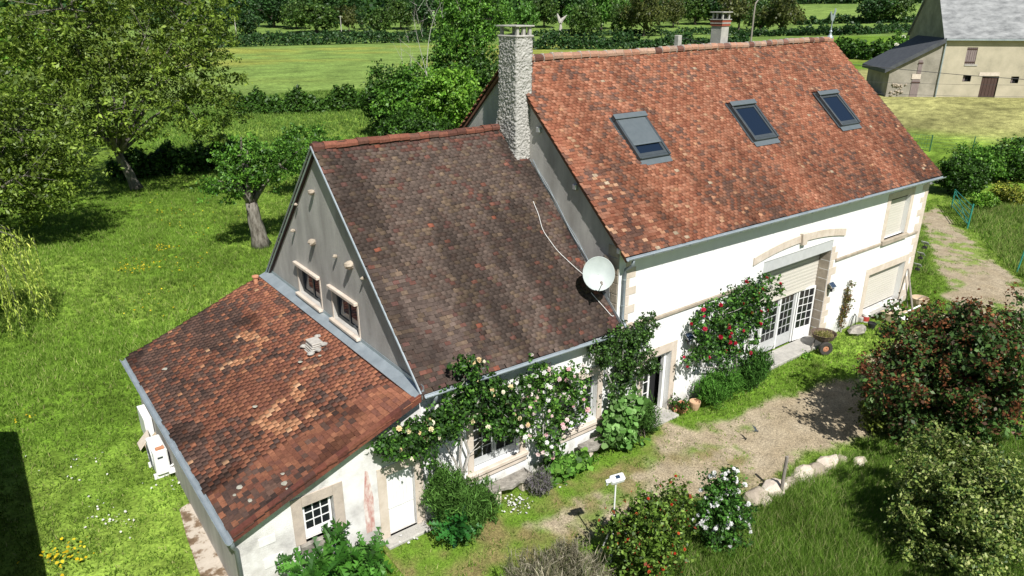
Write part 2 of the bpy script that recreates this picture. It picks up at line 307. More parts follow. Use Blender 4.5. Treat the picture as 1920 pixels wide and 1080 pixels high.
# ------------------------------------------------------------------ roof tiling
def tile_roof(deckname, eL, eR, rR, rL, rows, cols, colfn, parent, hole=None, th=.02, over=2.0, n_piece=300, sag=.03, seed=0, deck=True, near=None):
    eL, eR, rR, rL = [np.array(q, float) for q in (eL, eR, rR, rL)]
    def Pt(u, v):
        u = np.asarray(u)[..., None]; v = np.asarray(v)[..., None]
        p = (eL*(1-u)+eR*u)*(1-v)+(rL*(1-u)+rR*u)*v
        p = p+np.array([0, 0, 1.])*(-sag*4*u*(1-u)+sag*1.6*(vn(u[..., 0]*7+seed, v[..., 0]*5, seed)-.5)[..., None])
        return p
    g = np.linspace(0, 1, 13); uu, vv = np.meshgrid(g, g, indexing='ij'); n0 = nrm(np.cross(eR-eL, rL-eL))
    if n0[2] < 0: n0 = -n0
    P = Pt(uu, vv)-n0*.05; q = np.arange(169).reshape(13, 13); Q = np.stack([q[:-1, :-1], q[1:, :-1], q[1:, 1:], q[:-1, 1:]], -1).reshape(-1, 4)
    dk = fast_mesh(deckname, P.reshape(-1, 3), Q, None, m_deck, parent)
    r, c = np.meshgrid(np.arange(rows), np.arange(cols), indexing='ij'); r = r.ravel(); c = c.ravel(); N = len(r)
    off = (r % 2)*.5+rng.normal(0, .06, N); u = np.clip((c+.25+off)/cols, .3/cols, 1-.3/cols)
    v = r/rows+(rng.normal(0, .06, N)+(rng.random(N) < .012)*-.28)/rows
    keep = np.ones(N, bool) if hole is None else ~hole(u, v+.5/rows)
    u, v, r, c = u[keep], v[keep], r[keep], c[keep]; N = len(u)
    O = Pt(u, v); e = .4/cols
    ax = nrm(Pt(u+e, v)-Pt(u-e, v)); ay = nrm(Pt(u, v+.5/rows)-Pt(u, v-.1/rows))
    an = nrm(np.cross(ax, ay)); an = np.where(an[:, 2:3] < 0, -an, an)
    rot = rng.normal(0, .025, N)[:, None]; ax, ay = ax+ay*rot, ay-ax*rot
    wd = np.linalg.norm(eR-eL)/cols*(.982+rng.normal(0, .012, N)); ln = np.linalg.norm(rL-eL)/rows*over
    lift = th*(1.2+np.abs(rng.normal(0, .3, N))); tilt = nrm(ay-an*(lift/ln)[:, None])
    nn = nrm(np.cross(ax, tilt)); nn = np.where(nn[:, 2:3] < 0, -nn, nn)
    roll = rng.normal(0, .012, N)[:, None]; ax = nrm(ax+nn*roll)
    O = O+an*lift[:, None]
    colr = colfn(u, v, r, c)
    cub = np.array([(-.5, 0, 0), (.5, 0, 0), (.5, 1, 0), (-.5, 1, 0), (-.5, 0, -1), (.5, 0, -1), (.5, 1, -1), (-.5, 1, -1)])
    F = np.array([(0, 1, 2, 3), (0, 4, 5, 1), (1, 5, 6, 2), (3, 7, 4, 0), (2, 6, 7, 3), (7, 6, 5, 4)])
    d = np.linalg.norm(O-(CAM if near is None else near), axis=1); pick = np.zeros(N, bool); pick[np.argsort(d)[:n_piece]] = True
    idx = np.where(~pick)[0]
    V = O[idx, None]+cub[None, :, :1]*(ax*wd[:, None])[idx, None]+cub[None, :, 1:2]*(tilt*ln)[idx, None]+cub[None, :, 2:]*(nn*th)[idx, None]
    Q = (np.arange(len(idx))[:, None, None]*8+F[None]).reshape(-1, 4)
    o = fast_mesh('tile_covering', V.reshape(-1, 3), Q, np.repeat(colr[idx], 8, 0), TILE, dk); o['kind'] = 'stuff'
    me = bpy.data.meshes.new('roof_tile'); me.from_pydata([tuple(q) for q in cub*np.array([1, 1, th])], [], [tuple(map(int, q)) for q in F]); me.materials.append(TILEO)
    for i in np.where(pick)[0]:
        o = bpy.data.objects.new('roof_tile', me)
        m = Matrix.Identity(4)
        for k in range(3): m[k][0] = ax[i, k]*wd[i]; m[k][1] = tilt[i, k]*ln; m[k][2] = nn[i, k]; m[k][3] = O[i, k]
        o.color = c4(colr[i]); link(o, dk, mw=m)
    return dk, Pt
def pick_cols(N, pal, w):
    pal = np.array(pal); i = rng.choice(len(pal), N, p=np.array(w)/sum(w)); return pal[i]*(1+rng.normal(0, .10, (N, 1)))
KR = 2.1
def col_main(u, v, r, c):
    N = len(u); x, y = u*21, v*8.4
    base = pick_cols(N, [A(h, KR) for h in ('#c8866a', '#be7c60', '#d09276', '#b47258', '#aa6a52')], (3, 3, 2.2, 2, 1.4))
    dark = pick_cols(N, [A(h, KR) for h in ('#7e6056', '#886455', '#745c54', '#906c5b')], (1, 1, .8, 1))
    pale = pick_cols(N, [A(h, KR) for h in ('#d69f7c', '#dcae8c', '#cd9778', '#d6bfa4')], (2, 1.5, 2, .5))
    f = fbm(x*.5, y*.7, 51)*.6+vn(x*2.2, y*2.6, 52)*.4; low = sstep((.62-v)/.6)
    left = sstep((.45-u)/.4)
    # clean runs below the skylights
    cl = np.zeros(N)
    for xs_ in (3.7, 10.3, 16.7): cl = np.maximum(cl, np.exp(-((x-xs_-(.38-v)*1.2)/.85)**2)*(v < .4))
    pd = np.clip(.08+1.2*(f-.47)+.28*low+.05*left-.5*cl, .03, .7)
    isd = rng.random(N) < pd; base = np.where(isd[:, None], dark*(.75+.5*f[:, None])+base*.12, base)
    base = base*(1-.30*low*(1-cl))[:, None]*(.86+.28*fbm(x*.35, y*.25, 57))[:, None]*(1.06-.24*sstep((fbm(x*1.5, y*.13, 58)-.5)*5)*(1-.6*cl))[:, None]
    isp = rng.random(N) < .018+.035*left*(v < .6)+.025*(vn(x*.8, y*.9, 60) > .6); base = np.where(isp[:, None], pale, base)
    return np.clip(base, .012, .6)
def col_mid(u, v, r, c):
    N = len(u); x, y = u*7.5, v*8.3
    base = pick_cols(N, [A(h, KR) for h in ('#72625a', '#7b6a61', '#695a53', '#84705f', '#715d54')], (3, 3, 2.5, 2, 2))
    red = pick_cols(N, [A(h, KR) for h in ('#80594f', '#8f6052', '#785750', '#ae6a54')], (3, 1.5, 3, .35))
    f = fbm(x*1.3, y*.28, 71); g = vn(x*2.0, y*1.2, 72)
    base = base*(1.14-.52*sstep((f-.46)*4.5))[:, None]
    top = sstep((v-.86)/.12); rt = sstep((u-.93)/.06)
    isr = rng.random(N) < .05+.10*sstep((g-.62)*4)+.35*top+.22*rt*(v < .6); base = np.where(isr[:, None], red*(.8+.3*g[:, None]), base)
    return np.clip(base, .01, .5)
def col_shed(u, v, r, c):     # u along the eave from front to back, v up the slope
    N = len(u); x, y = u*12, v*5.6
    base = pick_cols(N, [A(h, KR*.82) for h in ('#a66e56', '#9b6550', '#b2775b', '#906050', '#b87d60')], (3, 3, 2, 2, 1))
    dark = pick_cols(N, [A(h, KR*.82) for h in ('#6e574e', '#775b50', '#7e6154', '#634f48')], (2, 2, 2, 1))
    up = sstep((v-.5)/.4); f = fbm(x*.55, y*.75, 81); k2 = vn(x*1.6, y*1.9, 82)
    pd = np.clip(.32+1.5*(f-.5)-.3*up+.25*sstep((.35-v)/.3)+.3*sstep((u-.7)/.2)*(v < .7), .05, .9)
    isd = rng.random(N) < pd; base = np.where(isd[:, None], dark*(.8+.4*k2[:, None]), base)
    base = base*(.80+.25*up)[:, None]; base = base*(1-.5*sstep((fbm(x*.9, y*.45, 88)-.60)*8)*(v < .75))[:, None]
    X, Y = -12.7+v*5.25, -.29+u*12
    pale = pick_cols(N, [A(h, KR*.82) for h in ('#cf9873', '#dcae88', '#c58a66')], (2, 1, 2))
    def seg(ax_, ay_, bx, by, w):
        t = np.clip(((X-ax_)*(bx-ax_)+(Y-ay_)*(by-ay_))/((bx-ax_)**2+(by-ay_)**2), 0, 1); return np.hypot(X-ax_-t*(bx-ax_), Y-ay_-t*(by-ay_)) < w
    hit = seg(-9.45, 8.35, -9.2, 7.1, .16) | seg(-9.2, 7.1, -9.75, 6.7, .2) | seg(-9.75, 6.7, -10.55, 7.2, .17) | seg(-9.8, 8.3, -9.4, 8.5, .12)
    hit |= seg(-10.05, 3.5, -10.75, 3.35, .17) | seg(-10.75, 3.3, -10.45, 2.2, .18) | seg(-10.4, 2.15, -9.6, 2.1, .18) | seg(-9.4, 3.9, -9.7, 3.1, .12) | seg(-8.9, 4.3, -8.6, 3.9, .14)
    base = np.where((hit & (rng.random(N) < .85))[:, None], pale, base)
    stray = rng.random(N) < .012; base = np.where(stray[:, None], pale*.9, base)
    return np.clip(base, .012, .6)
def ridge_tiles(Pa, Pb, n, parent, pal, w, r=.13, lift=.0, mortar=True):
    """half-round ridge tiles laid end to end, each its own piece, mortar joints between"""
    Pa, Pb = np.array(Pa), np.array(Pb); L = np.linalg.norm(Pb-Pa)/n; ax = (Pb-Pa)/np.linalg.norm(Pb-Pa); side = nrm(np.cross((0, 0, 1), ax)); upv = np.cross(ax, side)
    vs = []; fs = []; K = 7
    for k, (xx, rad) in enumerate(((-.02, r*1.06), (L*.12, r*1.04), (L*.13, r*.98), (L*.99, r*.93))):
        for j in range(K):
            a = math.pi*(j/(K-1)*1.24-.12); vs.append((xx, math.cos(a)*rad*1.15, math.sin(a)*rad-.04))
    for k in range(3):
        for j in range(K-1): fs.append((k*K+j, k*K+j+1, (k+1)*K+j+1, (k+1)*K+j))
    fs += [tuple(range(K))[::-1], tuple(3*K+j for j in range(K))]
    me = bpy.data.meshes.new('ridge_tile'); me.from_pydata(vs, [], fs); me.materials.append(TILEO)
    mm = MB()
    for i in range(n):
        p = Pa+(Pb-Pa)*i/n+np.array([0, 0, lift+.012*math.sin(i*1.9)+.02*math.sin(i*.37)])
        m = Matrix.Identity(4); jt = rng.normal(0, .02); a2 = nrm(ax+side*jt); s2 = nrm(np.cross((0, 0, 1), a2)); u2 = np.cross(a2, s2)
        for k in range(3): m[k][0], m[k][1], m[k][2], m[k][3] = a2[k], s2[k], u2[k], p[k]
        ob = bpy.data.objects.new('ridge_tile', me); ob.color = c4(np.clip(pick_cols(1, pal, w)[0], .01, .6)); link(ob, parent, mw=m)
        if mortar:
            if i == 0: mj = MB().lathe([(r*.7, -.045), (r*1.10, -.03), (r*1.12, .02), (r*.7, .035)], 10, (0, 0, -.045), ((0, 1, 0), (0, 0, 1), (1, 0, 0))).build('mortar_joint', m_concrete, parent); mj.matrix_basis = m
            else: o2 = mj.copy(); COL.objects.link(o2); o2.matrix_basis = m
def facade(name, x0, x1, top, holes, mat, parent, y=0., th=.3, z0=-.1):
    """wall in plane y with real openings; top(x) gives its upper edge"""
    xs = sorted({x0, x1, *[h[0] for h in holes], *[h[1] for h in holes]}); zs = sorted({z0, 60., *[h[2] for h in holes], *[h[3] for h in holes]})
    b = MB()
    for i in range(len(xs)-1):
        for k in range(len(zs)-1):
            xa, xb, za, zb = xs[i], xs[i+1], zs[k], zs[k+1]; xm, zm = (xa+xb)/2, (za+min(zb, top((xa+xb)/2)))/2
            if any(h[0] < xm < h[1] and h[2] < zm < h[3] for h in holes): continue
            ta, tb = min(zb, top(xa)), min(zb, top(xb))
            b.add([(xa, y, za), (xb, y, za), (xb, y, tb), (xa, y, ta)], [(0, 1, 2, 3)])
    for h in holes:
        xa, xb, za, zb = h[:4]
        b.add([(xa, y, za), (xa, y+th, za), (xa, y+th, zb), (xa, y, zb)], [(0, 1, 2, 3)]); b.add([(xb, y, za), (xb, y+th, za), (xb, y+th, zb), (xb, y, zb)], [(3, 2, 1, 0)])
        b.add([(xa, y, zb), (xb, y, zb), (xb, y+th, zb), (xa, y+th, zb)], [(0, 1, 2, 3)]); b.add([(xa, y, za), (xb, y, za), (xb, y+th, za), (xa, y+th, za)], [(3, 2, 1, 0)])
    return b.build(name, mat, parent)
def surround(parent, x0, x1, z0, z1, w, sill=True, proud=.025, wt=None, mat=None, name='stone_surround'):
    b = MB(); wt = wt or w; mat = mat or m_beige
    b.box((x0-w, -proud, z0), (x0-.004, .14, z1+wt)); b.box((x1+.004, -proud, z0), (x1+w, .14, z1+wt)); b.box((x0-.003, -proud-.002, z1+.004), (x1+.003, .14, z1+wt-.002))
    s = b.build(name, mat, parent, bevel=.008)
    if sill: MB().box((x0-w*.9, -.10, z0-.2), (x1+w*.9, .12, z0)).build('window_sill', mat, parent, bevel=.015)
    return s
def glazed(parent, org, ux, uz, w, h, nx, nz, fw=.07, bw=.028, dep=.05, panel=0., mat=None, name='casement'):
    """glazed leaf: frame with glazing bars and separate panes; org = lower corner, ux/uz = unit axes"""
    mat = mat or m_wpaint; ux, uz = np.array(ux, float), np.array(uz, float); un = np.cross(ux, uz); A3 = (ux, uz, un); b = MB()
    b.box((0, 0, -dep/2), (fw, h, dep/2), A3, org); b.box((w-fw, 0, -dep/2), (w, h, dep/2), A3, org)
    b.box((fw, 0, -dep/2+.002), (w-fw, fw+panel, dep/2-.002), A3, org); b.box((fw, h-fw, -dep/2+.002), (w-fw, h, dep/2-.002), A3, org)
    gx0, gx1, gz0, gz1 = fw, w-fw, fw+panel, h-fw
    for i in range(1, nx): x = gx0+(gx1-gx0)*i/nx; b.box((x-bw/2, gz0, -dep*.3), (x+bw/2, gz1, dep*.3), A3, org)
    for k in range(1, nz): z = gz0+(gz1-gz0)*k/nz; b.box((gx0, z-bw/2, -dep*.28), (gx1, z+bw/2, dep*.28), A3, org)
    o = b.build(name, mat, parent)
    for i in range(nx):
        for k in range(nz):
            xa, xb = gx0+(gx1-gx0)*i/nx+bw*.4, gx0+(gx1-gx0)*(i+1)/nx-bw*.4; za, zb = gz0+(gz1-gz0)*k/nz+bw*.4, gz0+(gz1-gz0)*(k+1)/nz-bw*.4
            MB().box((xa, za, -.004), (xb, zb, .004), A3, org).build('pane', m_pane, o)
    return o
def gutter(parent, a, b, r=.075, n=8, mat=None, pipe=None):
    a, b = np.array(a, float), np.array(b, float); ax = nrm(b-a); side = nrm(np.cross((0, 0, 1), ax)); vs = []; fs = []
    K = 9
    for p in (a, b):
        for rad in (r, r-.012):
            for j in range(K): t = math.pi+math.pi*j/(K-1); vs.append(p+side*rad*math.cos(t)+np.array([0, 0, rad*math.sin(t)]))
    for j in range(K-1): fs += [(j, j+1, 2*K+j+1, 2*K+j), (K+j+1, K+j, 3*K+j, 3*K+j+1)]
    fs += [(0, 2*K, 3*K, K), (K-1, 2*K-1, 4*K-1, 3*K-1)]+[(j, K+j, K+j+1, j+1) for j in range(K-1)]+[(2*K+j, 2*K+j+1, 3*K+j+1, 3*K+j) for j in range(K-1)]
    m = MB().add(vs, fs); L = np.linalg.norm(b-a); m.tube([a+side*r+(0, 0, .004), b+side*r+(0, 0, .004)], .012, 5); m.tube([a-side*r+(0, 0, .004), b-side*r+(0, 0, .004)], .012, 5)
    for k in range(int(L/.9)+1):
        c = a+ax*(.2+k*.9)
        if .2+k*.9 < L: m.tube([c+side*(r+.008)*math.cos(math.pi+math.pi*j/8)+np.array([0, 0, (r+.008)*math.sin(math.pi+math.pi*j/8)]) for j in range(9)], .011, 4)
    return m.build('gutter', mat or m_zinc, parent)
# ------------------------------------------------------------------ tall main farmhouse
XR = 21.05
H = thing('farmhouse', 'tall white farmhouse with long orange tiled roof and three skylights', 'house', (10, 6, 0))
eL, eR, rR, rL = (-.14, -.39, 6.79), (21.2, -.44, 6.56), (21.2, 6.27, 12.53), (-.14, 5.86, 12.34)
def sky_hole(u, v):
    x, y = u*21.3-.14, -.4+v*6.4; h = np.zeros(len(u), bool)
    for xc in (3.75, 10.38, 16.8): h |= (abs(x-xc) < .86) & (y > 2.0) & (y < 3.72)
    return h
roofM, PtM = tile_roof('roof', eL, eR, rR, rL, 68, 104, col_main, H, sky_hole, seed=1)
tile_roof('rear_roof', (-.14, 12.2, 6.79), (21.2, 12.9, 6.6), rR, rL, 62, 92, col_main, H, seed=2, n_piece=0)
ridge_tiles(np.array(rL)+(.3, 0, .03), np.array(rR)+(-.05, 0, .03), 46, roofM, [A(h, KR) for h in ('#d8a68c', '#cf9a80', '#8d6357', '#dcb49c', '#a3786a', '#c4a592')], (3, 3, 1.6, 2, 1, 1.5), r=.16)
topM = lambda x: 6.98-.011*x
CD = (8.0, 12.95, .12, 4.80)       # carriage opening
ops = [(1.5, 2.92, .08, 2.52), CD, (17.45, 19.35, 3.92, 5.85), (16.7, 20.15, .26, 2.32)]
facade('wall', 0, XR, topM, ops, m_white, H, th=.45)
MB().poly([(0, .012, -.1), (0, 12, -.1), (0, 12, 7.0), (0, 5.9, 12.2), (0, .012, 7.04)], (.3, 0, 0)).build('gable_wall', m_cement, H)
MB().poly([(XR, .012, -.1), (XR, 12.4, -.1), (XR, 12.4, 6.9), (XR, 6.2, 12.35), (XR, .012, 6.85)], (-.3, 0, 0)).build('gable_wall', m_white, H)
MB().box((.3, 11.7, -.1), (XR-.3, 12, 6.95)).build('rear_wall', m_cement, H)
m_verge = mottled('verge_clay', [(.3, (.10, .055, .04)), (.7, (.22, .10, .06))], 6, .9, .3, 30)
for e_, r_ in (((-.1, -.36, 6.72), (-.1, 5.86, 12.24)), ((-.1, 12.15, 6.75), (-.1, 5.88, 12.24)), ((21.16, -.4, 6.5), (21.16, 6.25, 12.43))):
    MB().poly([e_, r_, np.array(r_)-(0, 0, .13), np.array(e_)-(0, 0, .13)], (.1 if e_[0] < 0 else -.1, 0, 0)).build('verge_board', m_verge, H)
MB().poly([(0, -.36, 6.70), (0, .02, 7.02), (0, .02, 6.95), (0, -.36, 6.62)], (21.1, 0, -.22)).build('soffit', m_gpaint, H)
gutter(H, (-.12, -.47, 6.74), (21.25, -.52, 6.50), .08)
# downpipe at the left corner
MB().tube([(.16, -.45, 6.66), (.16, -.42, 6.45), (.16, -.14, 6.25), (.16, -.11, 6.0), (.16, -.11, 4.55), (.14, -.25, 4.38), (.1, -.36, 4.3)], .055, 9).build('downpipe', m_zincd, H, smooth=True)
for z in (5.9, 5.0): MB().lathe([(.066, -.02), (.066, .02)], 10, (.16, -.11, z)).build('pipe_clip', m_zinc, H)
# quoins, one stone each
def quoins(x0, sgn, z0, z1, parent, longw=.62, shortw=.36, y=-.012, h=.34, skip=()):
    z = z0; k = 0
    while z < z1-.1:
        hh = h*random.uniform(.85, 1.15); w = (longw if k % 2 else shortw)*random.uniform(.92, 1.08)
        if k not in skip: MB().box((min(x0, x0+sgn*w), y-random.uniform(0, .01), z), (max(x0, x0+sgn*w), .1, min(z+hh, z1)-.012)).build('quoin_stone', m_beige, parent, bevel=.008)
        z += hh; k += 1
quoins(.30, 1, 3.0, 6.5, H, .5, .22); quoins(XR+.012, -1, .05, 6.4, H, .66, .36); quoins(CD[1]+.004, 1, .1, 4.5, H, .55, .28)
z = 4.5
while z < 6.7:                                                  # stones showing in the bare corner of the grey gable
    hh = random.uniform(.26, .4); MB().box((-.02, .03, z), (.05, random.uniform(.3, .75), z+hh-.02)).build('quoin_stone', m_jamb, H, bevel=.012); z += hh
# string courses
for xa, xb, z in ((.55, 1.35, 4.12), (1.35, 7.35, 4.06), (13.35, 17.15, 3.79), (19.75, 20.75, 3.74)): MB().box((xa, -.075, z-.07), (xb, .05, z+.06)).build('string_course', m_jamb, H, bevel=.02)
# carriage doorway: segmental arch, keystone, lintel board, jambs, roller shutter, french doors
b = MB(); NA = 14; xa, xb, zc, zs_ = 7.25, 13.78, 5.32, 4.98
arc = lambda t, dz: (xa+(xb-xa)*t, zs_+dz+(zc-zs_)*(1-(2*t-1)**2))
for i in range(NA):
    t0, t1 = i/NA, (i+1)/NA; p = [arc(t0, -.15), arc(t1, -.15), arc(t1, .17), arc(t0, .17)]
    b = MB().poly([(q[0]+(.004 if k in (0, 3) else -.004), -.06, q[1]) for k, q in enumerate(p)], (0, .12, 0)); b.build('arch_stone', m_beige, H, bevel=.006)
MB().poly([(10.33, -.16, 5.06), (10.62, -.16, 5.06), (10.7, -.16, 5.58), (10.25, -.16, 5.58)], (0, .25, 0)).build('keystone', m_beige, H, bevel=.02)
MB().box((8.004, .03, 4.32), (12.946, .3, 4.797)).build('lintel_board', m_gpaint, H)
b = MB(); 
for (xa_, s) in ((12.955, 1), (7.995, -1)):
    z = .1; 
    while z < 4.3:
        hh = random.uniform(.4, .62); hh = min(hh, 4.31-z); xA, xB = sorted((xa_-s*.008, xa_+s*.25)); MB().box((xA, .012, z+.006), (xB, .85, z+hh-.006)).build('jamb_stone', m_jamb, H, bevel=.01); z += hh
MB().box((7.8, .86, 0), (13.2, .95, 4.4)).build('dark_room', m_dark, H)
b = MB()
for k in range(22):
    z = 2.62+k*.078; b.box((8.02, .50+.012*(k % 2), z), (12.93, .54, z+.074))
b.box((8.02, .485, 2.55), (12.93, .55, 2.62)); rs = b.build('roller_shutter', m_shutter, H)
MB().box((7.9, -.42, -.05), (13.0, .5, .13)).build('door_step', m_concrete, H, bevel=.02)
dz = .14
for x, w, ang in ((8.05, 1.18, 0), (9.35, 1.1, 0), (10.55, 1.06, 0), (11.78, 1.1, -7)):
    a = math.radians(ang); ux = (math.cos(a), math.sin(a), 0)
    glazed(H, (x, .62 if not ang else .56, dz), ux, (0, 0, 1), w, 2.45, 3, 5, .085, .03, .05, .5 if ang else .45, m_wpaint if ang else m_gpaint, 'french_door')  # closed leaves painted grey for the recess shade, turned leaf white as sunlit
for x in (9.26, 10.48, 11.68): MB().box((x-.045, .55, dz), (x+.045, .68, 2.62)).build('door_post', m_wpaint, H)
# left entrance door with surround
surround(H, 1.5, 2.92, .08, 2.52, .27, False, wt=.36)
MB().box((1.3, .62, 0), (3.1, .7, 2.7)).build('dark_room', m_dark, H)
glazed(H, (1.55, .3, .1), (1, 0, 0), (0, 0, 1), .62, 2.3, 2, 4, .08, .03, .05, .3, m_wpaint, 'entrance_door'); glazed(H, (2.2, .34, .1), (.55, .83, 0), (0, 0, 1), .62, 2.3, 2, 4, .08, .03, .05, .3, m_gpaint, 'entrance_door')
MB().box((2.78, .2, .1), (2.9, .34, 2.5)).box((1.52, .2, 2.32), (2.77, .33, 2.5)).build('door_frame', m_wpaint, H)
MB().box((1.3, -.55, -.05), (3.0, .2, .085)).build('door_step', m_concrete, H, bevel=.02)
# right-hand windows
surround(H, 17.45, 19.35, 3.92, 5.85, .30, False, wt=.3); MB().box((17.2, -.14, 3.68), (19.6, .14, 3.92)).build('window_sill', m_jamb, H, bevel=.03)
b = MB(); [b.box((17.46, .2+.008*(k % 2), 3.93+k*.062), (19.34, .24, 3.93+k*.062+.059)) for k in range(30)]; b.build('roller_shutter', m_shutter, H)
MB().box((17.5, .13, 5.72), (19.3, .28, 5.84)).build('shutter_box', m_black, H)
surround(H, 16.7, 20.15, .26, 2.32, .34, False, wt=.36); MB().box((16.45, -.16, .02), (20.4, .2, .25)).build('window_sill', m_concrete, H, bevel=.02)
b = MB(); [b.box((16.71, .24+.008*(k % 2), .42+k*.062), (20.14, .28, .42+k*.062+.059)) for k in range(30)]; b.build('roller_shutter', m_shutter, H)
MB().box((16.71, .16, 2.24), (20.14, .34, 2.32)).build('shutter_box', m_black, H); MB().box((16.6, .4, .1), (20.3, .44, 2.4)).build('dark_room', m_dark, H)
# skylights
def skylight(xc, shutter):
    up = nrm(np.array([0, 6.35, 5.72])); n = np.array([0, -up[2], up[1]]); o = np.array([xc, 2.2, 0]); o[2] = PtM(np.array([(xc+.14)/21.34]), np.array([(2.2+.4)/6.4]))[0, 2]
    A3 = (np.array([1., 0, 0]), up, n); w, h = .80, 1.95
    f = MB(); f.box((-w, 0, -.05), (-w+.09, h, .17), A3, o); f.box((w-.09, 0, -.05), (w, h, .17), A3, o); f.box((-w+.09, 0, -.05), (w-.09, .1, .13), A3, o); f.box((-w-.02, h-.19, -.05), (w+.02, h+.02, .20), A3, o)
    s = f.build('skylight', m_anth, H, bevel=.012)
    MB().box((-w+.092, .102, .05), (-w+.19, h-.2, .125), A3, o).box((w-.19, .102, .05), (w-.092, h-.2, .125), A3, o).box((-w+.19, .102, .05), (w-.19, .24, .122), A3, o).box((-w+.19, h-.3, .05), (w-.19, h-.2, .122), A3, o).build('sash', m_anth, s, bevel=.008)
    MB().box((-w+.17, .2, .07), (w-.17, h-.25, .085), A3, o).build('pane', m_sky, s)
    MB().box((-w-.02, -.24, .02), (w+.02, .0, .035), A3, o).build('flashing_apron', m_anthl, s)
    MB().box((-w-.1, -.02, .0), (-w-.001, h+.1, .03), A3, o).box((w+.001, -.02, 0), (w+.1, h+.1, .03), A3, o).build('side_flashing', m_anth, s)
    MB().box((-w-.03, h-.2, .2), (w+.03, h+.03, .225), A3, o).build('top_cover', m_anthl, s, bevel=.01)
    if shutter:
        b = MB()
        for k in range(24): b.box((-w+.10, .62+k*.0475, .14+.006*(k % 2)), (w-.10, .62+k*.0475+.044, .158), A3, o)
        b.box((-w+.10, .57, .13), (w-.10, .62, .165), A3, o); b.build('skylight_shutter', m_anthl, s)
skylight(3.72, True); skylight(10.36, False); skylight(16.78, False)
# roughcast chimney against the gable
def rough_prism(prof, mat, name, parent, res=.026, amp=.055, seed=0):
    """prof: list of (z, x0, x1, y0, y1); lumpy plaster built as displaced grid"""
    b = MB(); z0, z1 = prof[0][0], prof[-1][0]; zz = np.arange(z0, z1+res, res); zz[-1] = z1
    I = lambda k, z: np.interp(z, [p[0] for p in prof], [p[k] for p in prof])
    ring = []
    nx = int((prof[-1][2]-prof[-1][1])/res); ny = int((prof[-1][4]-prof[-1][3])/res)
    uv = [(i/nx, 0, 0, -1) for i in range(nx)]+[(1, i/ny, 1, 0) for i in range(ny)]+[(1-i/nx, 1, 0, 1) for i in range(nx)]+[(0, 1-i/ny, -1, 0) for i in range(ny)]
    uv = np.array(uv); K = len(uv); Z, Ki = np.meshgrid(zz, np.arange(K), indexing='ij'); U = uv[Ki]
    X = I(1, Z)+(I(2, Z)-I(1, Z))*U[..., 0]; Y = I(3, Z)+(I(4, Z)-I(3, Z))*U[..., 1]
    s = Ki*res; d = (np.abs(vn(s*19+Z*6, Z*24-s*5, seed)-.5)*-2+1)**2*amp+rng.normal(0, .006, Z.shape)
    X = X+U[..., 2]*d; Y = Y+U[..., 3]*d; n = len(zz); q = np.arange(n*K).reshape(n, K)
    Q = np.stack([q[:-1], np.roll(q, -1, 1)[:-1], np.roll(q, -1, 1)[1:], q[1:]], -1).reshape(-1, 4)
    return fast_mesh(name, np.stack([X, Y, Z], -1).reshape(-1, 3), Q, None, mat, parent)
ch = rough_prism([(8.2, -.56, .0, 4.66, 6.25), (9.9, -.58, .02, 4.66, 5.95), (10.6, -.56, .04, 4.67, 5.72), (11.2, -.56, .08, 4.68, 5.66), (13.14, -.55, .10, 4.68, 5.64)], m_rough, 'chimney', H)
MB().box((-.60, 4.62, 13.13), (.15, 5.70, 13.2)).build('chimney_top', m_concrete, ch, bevel=.02)
for x, y in ((-.5, 4.72), (-.5, 5.56), (.02, 4.72), (.02, 5.56), (-.24, 4.72)): MB().box((x-.05, y-.05, 13.2), (x+.05, y+.05, 13.46)).build('cap_pillar', m_concrete, ch)
MB().box((-.62, 4.6, 13.46), (.15, 5.72, 13.51)).build('chimney_cap', m_concrete, ch, bevel=.01)
MB().box((-.62, 4.40, 8.42), (.0, 4.62, 8.46)).poly([(-.6, 4.63, 8.44), (.0, 4.63, 8.44), (.0, 4.63, 8.72), (-.6, 4.63, 8.72)], (0, -.02, 0)).build('flashing', m_zinc, ch)
# banded chimney behind the ridge
yb = Fx(1331, 80, 12.55)[1]
c2 = MB().box((12.55, 6.6, 11.3), (13.07, yb, 13.28)).build('chimney', m_concrete, H, bevel=.01); c2['label'] = 'square chimney banded with red brick behind the ridge'
m_brick = mottled('red_brick', [(.3, (.24, .06, .04)), (.7, (.34, .10, .06))], 9, .9, .3, 50)
for z0, z1, e, mm in ((13.28, 13.38, .03, m_brick), (13.38, 13.44, .045, m_concrete), (13.44, 13.54, .05, m_brick), (13.54, 13.58, .07, m_concrete)): MB().box((12.55-e, 6.6-e, z0), (13.07+e, yb+e, z1-.002)).build('brick_band', mm, c2)
for x, y in ((12.55, 6.6), (13.0, 6.6), (12.55, yb-.07), (13.0, yb-.07), (12.55, (yb+6.6)/2)): MB().box((x, y, 13.58), (x+.07, y+.07, 13.84)).build('cap_pillar', m_concrete, c2)
MB().box((12.65, 6.7, 13.585), (12.97, yb-.1, 13.8)).build('flue', m_black, c2); MB().box((12.47, 6.52, 13.84), (13.15, yb+.08, 13.89)).build('chimney_cap', m_concrete, c2, bevel=.01)
# brackets on the gable
for (px, py) in ((1013, 243), (1081, 350), (1164, 470)):
    p = Fx(px, py, 0); MB().box((-.12, p[1]-.09, p[2]-.09), (.0, p[1]+.09, p[2]+.09), None).build('gable_fixing', m_steel, H, bevel=.02)
for k in (0, 1): MB().tube([(-.03-.02*k, y_, 4.35+(y_+.29)*.972+.16+.05*math.sin(y_*4+k*2)) for y_ in np.linspace(4.4, .7, 24)], .010, 5).build('gable_cable', m_zinc, H)
MB().poly([(-.02, -.28, 4.36), (-.02, 4.6, 8.94), (-.02, 4.6, 9.08), (-.02, -.28, 4.5)], (-.012, 0, 0)).build('flashing', m_zinc, H)
